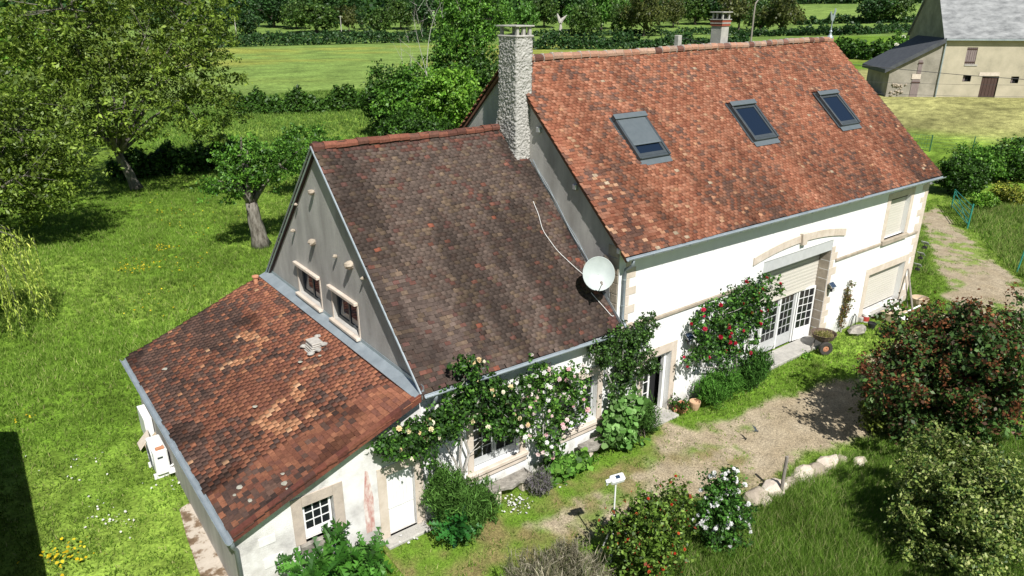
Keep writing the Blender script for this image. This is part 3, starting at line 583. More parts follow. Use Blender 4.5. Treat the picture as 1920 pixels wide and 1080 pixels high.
# ------------------------------------------------------------------ middle cottage wing
Cg = thing('cottage', 'lower cottage wing with steep dark brown tiled roof and grey gable', 'house', (-3.7, 5.7, 0))
ceL, ceR, crR, crL = (-7.5, -.29, 4.43), (-.02, -.29, 4.27), (-.02, 5.68, 10.13), (-7.5, 5.68, 10.17)
roofC, PtC = tile_roof('roof', ceL, ceR, crR, crL, 66, 37, col_mid, Cg, sag=.05, seed=3)
tile_roof('rear_roof', (-7.5, 11.65, 4.43), (-.02, 11.65, 4.27), crR, crL, 66, 37, col_mid, Cg, seed=4, n_piece=0)
ridge_tiles(np.array(crL)+(0, 0, .0), np.array(crR)+(-.55, 0, .0), 19, roofC, [A(h, KR) for h in ('#9c6655', '#8f6456', '#a86c58', '#84594d')], (3, 2, 1, 1.5), r=.14, mortar=False)
W1 = (-5.72, -4.0, 1.02, 2.75); W2 = (-2.2, -.72, 1.02, 2.75)
facade('wall', -7.4, -.004, lambda x: 4.5-.018*(x+7.4), [W1, W2, (-3.35, -2.75, 3.42, 3.8)], m_white, Cg, th=.3, y=.02)
gw = [(6.5, 8.4, 4.62, 5.68), (3.66, 5.5, 4.62, 5.68)]
# gable wall (faces -x) with two window openings
b = MB(); ys_ = [0, 3.66, 5.5, 5.68, 6.5, 8.4, 11.36]; zs_ = [-.1, 4.62, 5.68, 30]
tg = lambda y: 4.56+(5.68-abs(y-5.68))*.955
for i in range(len(ys_)-1):
    for k in range(3):
        ya, yb_, za, zb = ys_[i], ys_[i+1], zs_[k], zs_[k+1]
        if k == 1 and (i in (1, 4)): continue
        b.add([(-7.4, yb_, min(za, tg(yb_))), (-7.4, ya, min(za, tg(ya))), (-7.4, ya, min(zb, tg(ya))), (-7.4, yb_, min(zb, tg(yb_)))], [(0, 1, 2, 3)])
for ya, yb_, za, zb in gw:
    for P4 in (((-7.4, ya, za), (-7.15, ya, za), (-7.15, ya, zb), (-7.4, ya, zb)), ((-7.4, yb_, za), (-7.4, yb_, zb), (-7.15, yb_, zb), (-7.15, yb_, za)), ((-7.4, ya, zb), (-7.15, ya, zb), (-7.15, yb_, zb), (-7.4, yb_, zb)), ((-7.4, ya, za), (-7.4, yb_, za), (-7.15, yb_, za), (-7.15, ya, za))): b.add(P4, [(0, 1, 2, 3)])
b.build('gable_wall', m_cement, Cg); MB().box((-7.35, 11.0, 0), (0, 11.35, 4.6)).build('rear_wall', m_cement, Cg)
for ya, yb_, za, zb in gw:
    wdw = MB().box((-7.27, ya+.02, za+.02), (-7.2, ya+.11, zb-.02)).box((-7.27, yb_-.11, za+.02), (-7.2, yb_-.02, zb-.02)).box((-7.268, ya+.11, za+.02), (-7.2, yb_-.11, za+.11)).box((-7.268, ya+.11, zb-.11), (-7.2, yb_-.11, zb-.02)).box((-7.266, (ya+yb_)/2-.05, za+.11), (-7.2, (ya+yb_)/2+.05, zb-.11)).build('gable_window', m_anth, Cg)
    ym = (ya+yb_)/2
    for a_, b_ in ((ya+.11, ym-.05), (ym+.05, yb_-.11)): MB().box((-7.24, a_, za+.11), (-7.225, b_, zb-.11)).build('pane', m_sky, wdw)
    MB().box((-7.54, ya-.1, zb-.02), (-7.4, yb_+.1, zb+.10)).build('shutter_hood', m_beige, wdw, bevel=.02)
    [MB().box((-7.42, q0, za), (-7.3, q1, zb-.03)).build('window_jamb', m_beige, wdw) for q0, q1 in ((ya-.09, ya-.001), (yb_+.001, yb_+.09))]
    MB().box((-7.56, ya-.12, za-.1), (-7.3, yb_+.12, za-.002)).build('window_sill', m_beige, wdw, bevel=.015)
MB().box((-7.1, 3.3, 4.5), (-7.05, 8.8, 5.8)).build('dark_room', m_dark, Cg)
# verges: zinc trim on both slopes of the gable
for yA, s in ((-.29, 1), (11.65, -1)):
    e_ = np.array((-7.5, yA, 4.39)); r_ = np.array((-7.5, 5.68, 10.12)); dn = np.array((0, 0, .16))
    MB().poly([e_, r_, r_-dn, e_-dn], (.1, 0, 0)).build('verge_board', m_deck, Cg); MB().poly([e_-(.014, 0, .02), r_-(.014, 0, .02), r_-(.014, 0, .13), e_-(.014, 0, .13)], (.012, 0, 0)).build('verge_trim', m_zinc, Cg)
    MB().tube([e_+(-.045, 0, .045), r_+(-.045, 0, .045)], .03, 6).build('verge_roll', m_zinc, Cg)
# stones left proud of the render
def lump(c, r, seed, n=9, sq=(1, 1, 1)):
    b = MB(); vs = []; fs = []; K = 8
    for i in range(5):
        a = math.pi*(i+.5)/5
        for j in range(K):
            t = 2*math.pi*j/K; d = np.array([math.sin(a)*math.cos(t), math.sin(a)*math.sin(t), math.cos(a)]); k = r*(.75+.5*float(vn(d[0]*2+seed*3.1, d[1]*2+d[2]*1.7, seed)))
            vs.append(np.array(c)+d*k*np.array(sq))
    for i in range(4):
        for j in range(K): fs.append((i*K+j, i*K+(j+1) % K, (i+1)*K+(j+1) % K, (i+1)*K+j))
    fs += [tuple(range(K))[::-1], tuple(4*K+j for j in range(K))]; fs = [f[::-1] for f in fs]
    return b.add(vs, fs)
for i, (px, py, r) in enumerate(((586, 360, .10), (587, 453, .13), (657, 497, .14), (551, 432, .07), (630, 480, .06), (682, 521, .06), (557, 383, .05))):
    p = Fx(px, py, -7.45); lump(p-(.04, 0, 0), r, i, sq=(1.25, .9, .9)).build('projecting_stone', m_jamb, Cg)
gutter(Cg, (-7.45, -.37, 4.37), (-.0, -.37, 4.19), .075); 
MB().poly([(-7.4, -.28, 4.34), (-7.4, .03, 4.64), (-7.4, .03, 4.56), (-7.4, -.28, 4.27)], (7.35, 0, -.24)).build('soffit', m_gpaint, Cg)
MB().tube([(-7.12, -.36, 4.3), (-7.12, -.3, 4.1), (-7.12, -.12, 3.9), (-7.12, -.1, 3.7), (-7.12, -.1, 0)], .055, 9).build('downpipe', m_zincd, Cg, smooth=True)
for z in (.6, 1.9, 3.2): MB().lathe([(.066, -.02), (.066, .02)], 10, (-7.12, -.1, z)).build('pipe_clip', m_zinc, Cg)
for (xa_, xb_, za, zb) in (W1, W2):
    MB().box((xa_-.22, -.03, za-.02), (xa_-.004, .12, zb+.3)).box((xb_+.004, -.03, za-.02), (xb_+.22, .12, zb+.3)).box((xa_-.003, -.028, zb+.004), (xb_+.003, .12, zb+.298)).build('stone_surround', m_beige, Cg, bevel=.01)
    MB().box((xa_-.25, -.05, za-.34), (xb_+.25, .1, za-.14)).build('apron_stone', m_beige, Cg, bevel=.01); MB().box((xa_-.28, -.13, za-.14), (xb_+.28, .14, za-.001)).build('window_sill', m_beige, Cg, bevel=.02)
    hw = (xb_-xa_)/2-.04
    for k in (0, 1): glazed(Cg, (xa_+.03+k*(hw+.02), .2, za+.05), (1, 0, 0), (0, 0, 1), hw, zb-za-.1, 2, 4, .075, .03, .05, .16, m_gpaint, 'window_casement')
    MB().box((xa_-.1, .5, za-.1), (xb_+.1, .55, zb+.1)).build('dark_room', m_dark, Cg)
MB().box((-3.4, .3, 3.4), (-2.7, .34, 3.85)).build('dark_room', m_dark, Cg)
MB().box((-3.45, -.04, 3.3), (-2.65, .1, 3.42)).build('vent_sill', m_beige, Cg, bevel=.015)
# ------------------------------------------------------------------ lean-to
Sh = thing('lean_to', 'low lean-to annex with shallow red tiled roof and weathered wall', 'house', (-10, 5.7, 0))
seF, seB, stB, stF = (-12.78, -.29, 2.38), (-12.9, 11.62, 2.38), (-7.62, 11.73, 4.36), (-7.55, -.29, 4.36)
roofS, PtS = tile_roof('roof', seF, seB, stB, stF, 38, 54, col_shed, Sh, sag=.06, seed=5, th=.02)
facade('wall', -12.72, -7.4, lambda x: 2.36+(x+12.7)*.378, [(-10.97, -10.14, 1.12, 2.22), (-8.6, -7.74, .1, 2.14)], m_oldwhite, Sh, th=.25)
MB().poly([(-12.72, .012, -.1), (-12.72, 11.39, -.1), (-12.72, 11.39, 2.3), (-12.72, .012, 2.3)], (.25, 0, 0)).build('side_wall', m_cement, Sh)
MB().poly([(-12.5, 11.4, -.1), (-7.4, 11.4, -.1), (-7.4, 11.4, 4.3), (-12.5, 11.4, 2.4)], (0, -.2, 0)).build('rear_wall', m_cement, Sh)
surround(Sh, -10.97, -10.14, 1.12, 2.22, .28, False, wt=.32, mat=mottled('stained_surround', [(.3, (.34, .29, .25)), (.6, (.52, .44, .37)), (.8, (.56, .49, .42))], 2, .9, .3, 40)); MB().box((-11.15, -.13, .84), (-9.98, .12, 1.12)).build('window_sill', m_stone, Sh, bevel=.02)
glazed(Sh, (-10.94, .16, 1.14), (1, 0, 0), (0, 0, 1), .77, 1.06, 3, 3, .06, .028, .05, .17, m_wpaint, 'window_casement'); MB().box((-11.1, .4, 1), (-10, .44, 2.3)).build('dark_room', m_dark, Sh)
surround(Sh, -8.6, -7.74, .1, 2.14, .27, False, wt=.3)
dr = MB().box((-8.59, .12, .11), (-7.75, .17, 2.13)).build('plank_door', m_wpaint, Sh)
for k in range(8): MB().box((-8.58+k*.104, .105, 1.02), (-8.58+k*.104+.1, .121, 2.12)).build('door_plank', m_wpaint, dr)
MB().box((-8.58, .085, .93), (-7.76, .121, 1.01)).build('door_rail', m_wpaint, dr, bevel=.005); MB().box((-8.55, .1, .2), (-8.2, .121, .88)).box((-8.14, .1, .2), (-7.79, .121, .88)).build('door_panel', m_wpaint, dr, bevel=.008)
MB().box((-8.86, -.4, -.05), (-7.5, .1, .1)).build('door_step', m_concrete, Sh, bevel=.03)
# front verge tiles, each a piece
for k in range(17):
    t0, t1 = k/17, (k+1)/17; a_ = np.array(seF)*(1-t0)+np.array(stF)*t0; b_ = np.array(seF)*(1-t1)+np.array(stF)*t1; up = (0, 0, .05+.008*random.random())
    q = MB().poly([a_+up-(0, .02, 0), b_+up-(0, .02, 0), b_-(0, .02, .14), a_-(0, .02, .14)], (0, .03, 0)); q.poly([a_+up-(0, .02, 0), b_+up-(0, .02, 0), b_+up+(0, .15, 0), a_+up+(0, .15, 0)], (0, 0, .02)); o = q.build('verge_tile', TILEO, roofS); o.color = c4(np.array(A(random.choice(('#8d5545', '#7a4a3f', '#96604c', '#6b4a42')), KR*.85)))
gutter(Sh, (-12.87, -.36, 2.33), (-12.99, 11.68, 2.33), .085)
MB().tube([(-12.82, -.3, 2.25), (-12.79, -.22, 2.05), (-12.70, -.1, 1.85), (-12.70, -.1, 0)], .055, 9).build('downpipe', m_zincd, Sh, smooth=True)
MB().poly([(-7.72, -.25, 4.335), (-7.41, -.25, 4.48), (-7.41, 11.7, 4.48), (-7.8, 11.7, 4.325)], (-.01, 0, .03)).build('zinc_flashing', m_zinc, Sh)
MB().poly([(-7.43, -.25, 4.45), (-7.43, 11.6, 4.45), (-7.43, 11.6, 4.62), (-7.43, -.25, 4.62)], (.012, 0, 0)).build('flashing_upstand', m_zinc, Sh)
m_lich = mottled('grey_lichen', [(.3, (.26, .25, .20)), (.7, (.40, .39, .33))], 12, .95)
# stub of an old chimney and clay vent on the lean-to roof
b = MB(); zb = 3.88
for k in range(6): b.box((-8.62+.02*k+random.uniform(-.02, .02), 4.72+random.uniform(-.02, .02), zb+k*.065), (-8.12-.01*k+random.uniform(-.02, .02), 5.28+random.uniform(-.03, .03), zb+k*.065+.052))
b.build('chimney_stub', m_deadw, Sh, bevel=.012)
for i, (x, y) in enumerate(((-8.62, 4.68), (-8.1, 5.35), (-8.4, 4.6), (-8.15, 4.72), (-8.6, 5.3))): lump((x, y, 2.42+(x+12.7)*.379+.04), .11, 20+i, sq=(1, 1, .5)).build('mortar_lump', m_concrete, Sh)
MB().lathe([(.09, 0), (.09, .28), (.13, .3), (.13, .36), (.07, .38)], 12, (-8.05, 11.35, 4.15)).build('clay_vent', m_terra, Sh, smooth=False)
for i, (px, py) in enumerate(((440, 930), (470, 940), (535, 908), (540, 918), (478, 764), (310, 693), (600, 668), (563, 680), (450, 915), (530, 890))):
    d = ray(px, py); n3 = np.array([-.379, 0, 1.]); t = ((np.array((-12.7, 0, 2.42))-CAM)@n3)/(d@n3); p = CAM+d*t; lump(p+(0, 0, .03), .05+.02*(i % 3), 40+i, sq=(1.1, 1.1, .22)).build('lichen_cushion', m_lich, Sh)
m_patch = plain('pale_render', (.70, .69, .67), .9)
# old white panels patched into the weathered wall
for xa_, za, w_, h_ in ((-12.15, 1.55, .42, .24), (-12.1, .85, .5, .3)): MB().box((xa_, -.018, za), (xa_+w_, .0, za+h_)).build('render_patch', m_patch, Sh)
m_red = mottled('faded_red_stain', [(.38, (.42, .16, .14)), (.5, (.55, .38, .34)), (.6, (.68, .62, .58))], 4, .95, .3, 30, 8, stretch=(1.5, 1, .5))
MB().poly([(-9.3, -.004, .55), (-9.05, -.004, .55), (-9.02, -.004, 1.6), (-9.12, -.004, 2.5), (-9.2, -.004, 2.55), (-9.32, -.004, 1.5)], (0, -.002, 0)).build('paint_stain', m_red, Sh)
# ------------------------------------------------------------------ foliage tools
def leaves(name, P, size, pal, mat, parent, out=None, local=False, aspect=.6, upb=.5, outb=.6, wts=None, tint=None, tdir=None, jit=.16):
    N = len(P); n = rng.normal(0, 1, (N, 3)); n[:, 2] += upb
    if out is not None: n = n+out*outb
    n = nrm(n); t = rng.normal(0, 1, (N, 3)) if tdir is None else tdir+rng.normal(0, .35, (N, 3)); t = nrm(t-n*(t*n).sum(1, keepdims=True)); b = np.cross(n, t)
    s = (size*(.5+.95*rng.random(N)))[:, None] if np.isscalar(size) else (size*(.75+.5*rng.random(N)))[:, None]
    fold = n*s*.12
    V = np.stack([P-t*s*.5, P+b*s*aspect*.5+fold-t*s*.06, P+t*s*.5, P-b*s*aspect*.5+fold-t*s*.06], 1).reshape(-1, 3)
    k6 = aspect >= .9 and N < 9000
    if k6: V = np.stack([P+s*.5*(math.cos(a_)*t+math.sin(a_)*b)*(.72 if j_ == 0 else 1.)+n*s*(.10 if j_ % 2 else -.02) for j_, a_ in enumerate(np.arange(8)*math.pi/4)], 1).reshape(-1, 3)
    nv_ = 8 if k6 else 4
    pal = np.array(pal); w = np.ones(len(pal)) if wts is None else np.array(wts, float)
    c = pal[rng.choice(len(pal), N, p=w/w.sum())]*(1+rng.normal(0, jit, (N, 1)))
    if tint is not None: c = c*tint[:, None]
    return fast_mesh(name, V, np.arange(nv_*N).reshape(N, nv_), np.repeat(np.clip(c, .004, .8), nv_, 0), mat, parent, local)
def in_ells(ells, n, shell=.5, wv=None):
    """points in a union of ellipsoids ((centre),(radii)), biased outwards; returns points and outward directions"""
    vol = np.array([np.prod(e[1])**.67 for e in ells]) if wv is None else np.array(wv); k = rng.choice(len(ells), n, p=vol/vol.sum())
    d = nrm(rng.normal(0, 1, (n, 3))); r = (shell+(1-shell)*rng.random(n)**.5)[:, None]
    C = np.array([e[0] for e in ells], float)[k]; R = np.array([e[1] for e in ells], float)[k]
    return C+d*r*R, nrm(d/R)
def clump_leaves(ells, nc, per, cr, shell=.5, flat=.7, zmin=None, ymax=None, wv=None):
    c, o = in_ells(ells, nc, shell, wv); sub_ = rng.normal(0, 1, (nc, 5, 3)); L = (sub_[np.arange(nc)[:, None], rng.integers(0, 5, (nc, per))]*.85+rng.normal(0, .42, (nc, per, 3)))*cr*np.array([1, 1, flat])*(.6+.8*rng.random((nc, 1, 1)))
    P = (c[:, None]+L).reshape(-1, 3); O = nrm(np.repeat(o, per, 0)+nrm(L.reshape(-1, 3))*.7); tint = np.repeat(1+rng.normal(0, .2, nc), per)
    k = np.ones(len(P), bool)
    if zmin is not None: k &= P[:, 2] > zmin
    if ymax is not None: k &= P[:, 1] < ymax
    return P[k], O[k], np.clip(tint[k], .6, 1.4), c
def bez(a, c, b, n=6): t = np.linspace(0, 1, n)[:, None]; return (1-t)**2*np.array(a)+2*t*(1-t)*np.array(c)+t*t*np.array(b)
def limbs(mb, base, fork, r0, centres, nl=9, nb=50, wob=.15, sides=7):
    """trunk to a fork, limbs curving to crown clumps, branches to the nearest limb node"""
    base, fork = np.array(base, float), np.array(fork, float); h = fork-base
    tp = [base+h*t+np.r_[rng.normal(0, wob*.5*r0, 2), 0]*(0 < t < 1) for t in np.linspace(0, 1, 6)]
    mb.tube(tp, [r0*(1.35 if t == 0 else 1.05-.35*t) for t in np.linspace(0, 1, 6)], sides)
    nodes = []; idx = rng.permutation(len(centres)); lt = []
    for i in idx:
        if all(np.linalg.norm(centres[i]-q) > np.linalg.norm(h)*.35 for q in lt): lt.append(centres[i])
        if len(lt) >= nl: break
    for q in lt:
        m_ = fork+(q-fork)*.45+np.array([0, 0, .18*np.linalg.norm(q-fork)])+rng.normal(0, .06, 3)*np.linalg.norm(q-fork); p = bez(fork-h*.05, m_, q, 7); r = r0*random.uniform(.36, .55)
        mb.tube(p, [r*(1-.82*t) for t in np.linspace(0, 1, 7)], 6); nodes += [(p[k], r*(1-.82*k/6)) for k in range(1, 7)]
    if nodes:
        NP = np.array([q[0] for q in nodes])
        for i in idx[:nb]:
            k = np.argmin(np.linalg.norm(NP-centres[i], axis=1)+.3*np.maximum(0, NP[:, 2]-centres[i][2])); r = min(nodes[k][1]*.6, r0*.16)
            mb.tube(bez(NP[k], (NP[k]+centres[i])/2+rng.normal(0, .1, 3), centres[i], 4), [r, r*.7, r*.45, r*.2], 4, cap=False)
def tree(name, label, cat, base, fork, r0, ells, nc, per, cr, size, pal, mat=None, bark=None, group=None, shell=.45, flat=.7, nl=9, nb=50, wts=None, aspect=.6, zmin=None, upb=.5):
    T = thing(name, label, cat, base, group=group); P, O, ti, c = clump_leaves(ells, nc, per, cr, shell, flat, zmin)
    mb = MB(); limbs(mb, base, fork, r0, c, nl, nb); mb.build('trunk', bark or m_bark, T, smooth=True)
    leaves('crown', P, size, pal, mat or LEAF, T, O, wts=wts, tint=ti, aspect=aspect, upb=upb); return T
KL = 1.25
WAL = [A(h, 1.12) for h in ('#6c842c', '#7c9136', '#5a7222', '#8ca244', '#4a5e20')]
DKG = [A(h, KL) for h in ('#3f6420', '#4d7526', '#35561c', '#5a8430', '#2f4c1a')]
MIDG = [A(h, KL) for h in ('#5a8a2c', '#6b9a34', '#4a7726', '#7aa840', '#416a22')]
BRT = [A(h, KL) for h in ('#7fae38', '#6fa030', '#93bd4a', '#5f9029')]
def ell(px, py, y, rx, ry, rz): return (Fy(px, py, y), (rx, ry, rz))
# ------------------------------------------------------------------ trees of the garden
b0 = G(257, 355); y0 = b0[1]
tree('walnut_tree', 'huge spreading walnut tree with olive leaves and pale forked trunk', 'tree', b0, b0+np.array([-.9, 0, 3.2]), .42,
     [ell(250, 60, y0, 8.5, 7, 5.0), ell(120, 120, y0-2, 6, 6, 4.5), ell(345, 130, y0, 4.6, 6, 4.2), ell(230, 190, y0-3, 6.5, 5, 3.6), ell(385, 215, y0+1, 2.8, 4, 2.6), ell(110, 230, y0-3, 4.5, 4, 3.0), ell(300, 20, y0+2, 6, 6, 4.5), ell(60, 30, y0, 6, 6, 5)], 560, 75, .66, .34, WAL, shell=.3, nl=16, nb=260, wts=(3, 2.5, 2, 1.2, 1.6), aspect=.42, flat=.55)
y0 = 38.; bx = Fy(8, 400, y0); bx[2] = 0; bx[0] -= 1
tree('walnut_tree', 'dark olive walnut at the lawn edge, its low boughs above the willow', 'tree', bx, bx+np.array([.2, 0, 2.6]), .36, [ell(20, 250, y0, 4.2, 4, 3.2), ell(70, 340, y0-1, 2.8, 3, 1.9), ell(0, 380, y0, 3.4, 3, 1.8), ell(-60, 250, y0, 4.5, 4, 4), ell(105, 300, y0, 1.9, 2.6, 1.5)], 240, 75, .55, .29, WAL, shell=.3, nl=9, nb=90, wts=(2, 1.5, 2.5, .8, 2.2), aspect=.42, flat=.55)
y0 = 66.; bx = Fy(40, 260, y0); bx[2] = 0
tree('ash_tree', 'bright green leafy tree glimpsed through the walnut boughs', 'tree', bx, bx+np.array([0, 0, 4.]), .3, [ell(40, 120, y0, 4, 4, 3.4), ell(-10, 100, y0, 4, 4, 3.5)], 120, 50, .7, .45, BRT, nl=6, nb=20)
b0 = G(490, 462); y0 = b0[1]
tree('fruit_tree', 'old fruit tree with thick scarred trunk on the lawn', 'tree', b0, b0+np.array([-.25, .1, 2.9]), .52, [ell(480, 305, y0, 1.9, 1.9, 1.3), ell(425, 345, y0-.3, 1.25, 1.3, .9), ell(450, 290, y0, 1.4, 1.5, 1.1), ell(525, 300, y0, 1.3, 1.5, .95), ell(555, 275, y0+.5, 1.3, 1.5, .9)], 130, 95, .28, .17, MIDG, nl=8, nb=50, flat=.8, wts=(2, 2, 2, 1, 2))
y0 = 41.; bx = Fy(575, 330, y0); bx[2] = 0
tree('plum_tree', 'dense green plum tree just behind the grey gable peak', 'tree', bx, bx+np.array([0, 0, 1.6]), .2, [ell(575, 275, y0, 2.3, 2.2, 1.6), ell(540, 300, y0, 1.7, 2, 1.3), ell(605, 290, y0, 1.5, 2, 1.5)], 110, 85, .35, .2, MIDG, nl=6, nb=20, wts=(2, 1, 3, 1, 3))
# weeping willow: hanging strands
y0 = 24.5; T = thing('willow_tree', 'weeping willow with hanging yellow green strands at the lawn edge', 'tree', (-16.9, y0, 0))
mb = MB(); mb.tube([(-16.9, y0, 0), (-16.8, y0, 1.5), (-16.6, y0+.1, 3.2)], [.3, .24, .2], 8); P = []; TD = []
for i in range(230):
    a = rng.random()*2*math.pi; r = 2.9*math.sqrt(rng.random()); zt = 4.9-.16*r*r+rng.normal(0, .2); top = np.array([-16.9+r*math.cos(a)*.95, y0+r*math.sin(a), zt]); ln = min(zt-.3, rng.uniform(1.6, 4.4)); sw = rng.normal(0, .14, 2)+np.array([math.cos(a), math.sin(a)])*.15
    k = int(ln*15); t = np.linspace(0, 1, k)[:, None]; st = top+np.c_[t*sw[0]*ln*.4, t*sw[1]*ln*.4, -t*ln]+rng.normal(0, .05, (k, 3)); P.append(st); TD.append(np.tile((sw[0], sw[1], -1.), (k, 1)))
    if i % 9 == 0: mb.tube(bez((-16.6, y0+.1, 3.2), (-16.6+(top[0]+16.6)*.4, y0+(top[1]-y0)*.4, 5.2), top, 5), [.08, .06, .04, .02, .01], 5)
    if i % 3 == 0: mb.tube([top, st[k//2], st[-1]], [.012, .008, .004], 3, cap=False)
mb.build('trunk', m_bark, T); P = np.vstack(P); leaves('strands', P, .22, [A(h, .8) for h in ('#a4b44e', '#96a842', '#b2c05c', '#869838', '#6a7e30')], LEAF, T, aspect=.2, tdir=np.vstack(TD)*2.5, upb=.2)['kind'] = 'stuff'
# thicket behind the house
def shrub(name, label, cat, px, py, y, w, h, nc, per, cr, size, pal, mat=None, group=None, wts=None, dep=None, lobes=5, seed=0, aspect=.6, shell=.55, z0=None, bark=None, upb=.5):
    c = Fy(px, py, y); zb = float(terrain(c[0], y)) if z0 is None else z0; base = np.array([c[0], y, zb]); dep = dep or w
    es = [(base+np.array([rng.uniform(-.62, .62)*w, rng.uniform(-.58, .58)*dep, h*rng.uniform(.36, .70)]), (w*rng.uniform(.38, .55), dep*rng.uniform(.38, .55), h*rng.uniform(.30, .42))) for _ in range(lobes)]+[(base+np.array([0, 0, h*.40]), (w*.74, dep*.74, h*.42))]
    T = thing(name, label, cat, base, group=group); P, O, ti, cc_ = clump_leaves(es, nc, per, cr, shell, .8, zb+.03)
    mb = MB()
    for k in range(min(9, nc)): q = cc_[k]; mb.tube(bez(base+np.r_[rng.normal(0, .12, 2)*w, -.03], base+np.array([0, 0, h*.25])+(q-base)*.2, q, 5), [.02+.012*h, .02+.008*h, .015+.005*h, .012, .006], 5, cap=False)
    mb.build('stem', bark or m_barkd, T); leaves('foliage', P, size, pal, mat or LEAF, T, O, wts=wts, tint=ti, aspect=aspect, upb=upb); return T
TH = [('hawthorn_bush', 'rounded dark hawthorn bush at the meadow side of the thicket', 722, 62., 3.7, 8.2, DKG), ('hazel_bush', 'broad hazel bush in the middle of the thicket behind the cottage', 785, 58., 4.2, 8.6, MIDG), ('bramble_bush', 'low bramble bush spreading below the hazel behind the cottage', 765, 51., 4.2, 4.2, DKG), ('elder_bush', 'bright elder bush of the thicket beside the farmhouse gable', 845, 55., 3.8, 9.2, BRT), ('blackthorn_bush', 'deep green blackthorn bush half hidden by the farmhouse gable', 895, 60., 4, 10.5, DKG), ('dogwood_bush', 'mid green dogwood bush at the back of the thicket', 810, 68., 4.6, 10.5, MIDG)]
for nm, lb, px, y, w, h, pal in TH: shrub(nm, lb, 'bush', px, 220, y, w, h, 150, 62, .5, .34, pal, lobes=6)
y0 = 66.; bx = Fy(880, 200, y0); bx[2] = 0
tree('poplar_tree', 'tall loose tree with pale limbs rising behind the chimney', 'tree', bx, bx+np.array([0, 0, 6.]), .35, [ell(880, 80, y0, 3.0, 3, 3.8), ell(900, 25, y0, 3.2, 3, 3.5), ell(850, 40, y0, 2.2, 3, 3.2), ell(860, 130, y0, 2.6, 3, 3)], 260, 62, .7, .36, MIDG, bark=m_bark, nl=9, nb=60)
y0 = 64.; bx = Fy(800, 200, y0); bx[2] = 0; T = thing('dead_tree', 'bare dead tree with grey branches above the thicket', 'tree', bx); mb = MB(); cs = np.array([Fy(px, py, y0+dy) for px, py, dy in ((782, 10, 0), (800, -8, .5), (765, 60, -.5), (752, 92, -1), (815, 20, .6), (790, 40, 0), (828, 5, .3), (770, 118, -1.4), (775, 30, .4))]); limbs(mb, bx, bx+np.array([.2, 0, 7.]), .10, cs, 9, 9)
for q in cs:
    for k in range(4): mb.tube([q-(cs[0]-bx)*.04*k, q+rng.normal(0, .6, 3)+(0, 0, .4)], [.02, .006], 3)
mb.build('trunk', m_deadw, T)
# ------------------------------------------------------------------ hedges and far trees
def hedge(label, pts, h, w, size, n, pal, group='field hedges', wob=.75, name='hedge'):
    P = [G(*p) for p in pts]; T = thing(name, label, 'hedge', P[0], group=group); L = [np.linalg.norm(P[i+1]-P[i]) for i in range(len(P)-1)]; k = rng.choice(len(L), n, p=np.array(L)/sum(L)); t = rng.random(n)
    A_ = np.array(P)[k]; B_ = np.array(P)[k+1]; c = A_+(B_-A_)*t[:, None]; s = (np.cumsum([0]+L)[k]+t*np.array(L)[k]); hh = h*np.maximum(.35, 1-wob+2*wob*fbm(s*.45*(1.6/w), s*0+h, int(n) % 97))
    side = nrm(np.cross(B_-A_, (0, 0, 1.))); a = rng.random(n)*math.pi; r = .6+.4*rng.random(n)**.5
    q = c+side*(np.cos(a)*r*w)[:, None]; q[:, 2] = terrain(q[:, 0], q[:, 1])+np.maximum(.05, np.sin(a)**.6*r*hh*rng.random(n)**.35)
    out = side*np.cos(a)[:, None]+np.array([0, 0, 1.])*np.sin(a)[:, None]; tint = .82+.36*fbm(s*.35, q[:, 2]*.5, 4)
    leaves('foliage', q, size, pal, LEAF, T, out, tint=tint); return T
HG = [A(h, KL) for h in ('#3f6420', '#4b7026', '#34521c', '#57802e')]; HGF = [A(h, KL) for h in ('#35562a', '#3e6030', '#2c4a24', '#476c36')]
hedge('leafy hedge across the meadow just beyond the garden', ((440, 214), (560, 212), (720, 205), (800, 200)), 3.2, 1.3, .5, 9000, HG)
hedge('dark shaded hedge under the walnut boughs', ((215, 345), (300, 330), (395, 322), (450, 305)), 2.6, 1.3, .4, 7000, DKG)
hedge('long hedge at the far side of the buttercup meadow', ((380, 90), (520, 86), (760, 80), (930, 78)), 5.2, 2.2, 1.2, 7000, HGF)
hedge('thin hedge beyond the meadow in front of the telegraph poles', ((400, 72), (600, 69), (800, 67)), 2.6, 1.8, 1.2, 3500, HGF)
hedge('hedge behind the farmhouse ridge beside the concrete post', ((990, 93), (1150, 92), (1290, 90), (1400, 86)), 5.2, 2, 1.2, 6500, HGF)
hedge('second hedge behind the ridge below the dead white trunk', ((1000, 68), (1200, 67), (1340, 64), (1500, 66)), 3.6, 2, 1.3, 4000, HGF)
hedge('hedge across the field between weathercock and barn', ((1480, 67), (1600, 66), (1720, 60), (1800, 58)), 4., 1.6, 1.1, 5500, HGF)
hedge('upper hedge on the slope above the weathercock', ((1490, 47), (1600, 44), (1720, 42), (1820, 40)), 4., 1.8, 1.5, 3500, HGF)
hedge('leafy hedge running up to the barn lean-to', ((1560, 110), (1640, 113), (1700, 110), (1745, 104)), 4.0, 1.6, .8, 6500, HG)
hedge('distant hedge on the skyline beside the slate barn', ((1440, 8), (1600, 7), (1780, 6)), 6, 3, 3., 2500, HGF)
FT = []
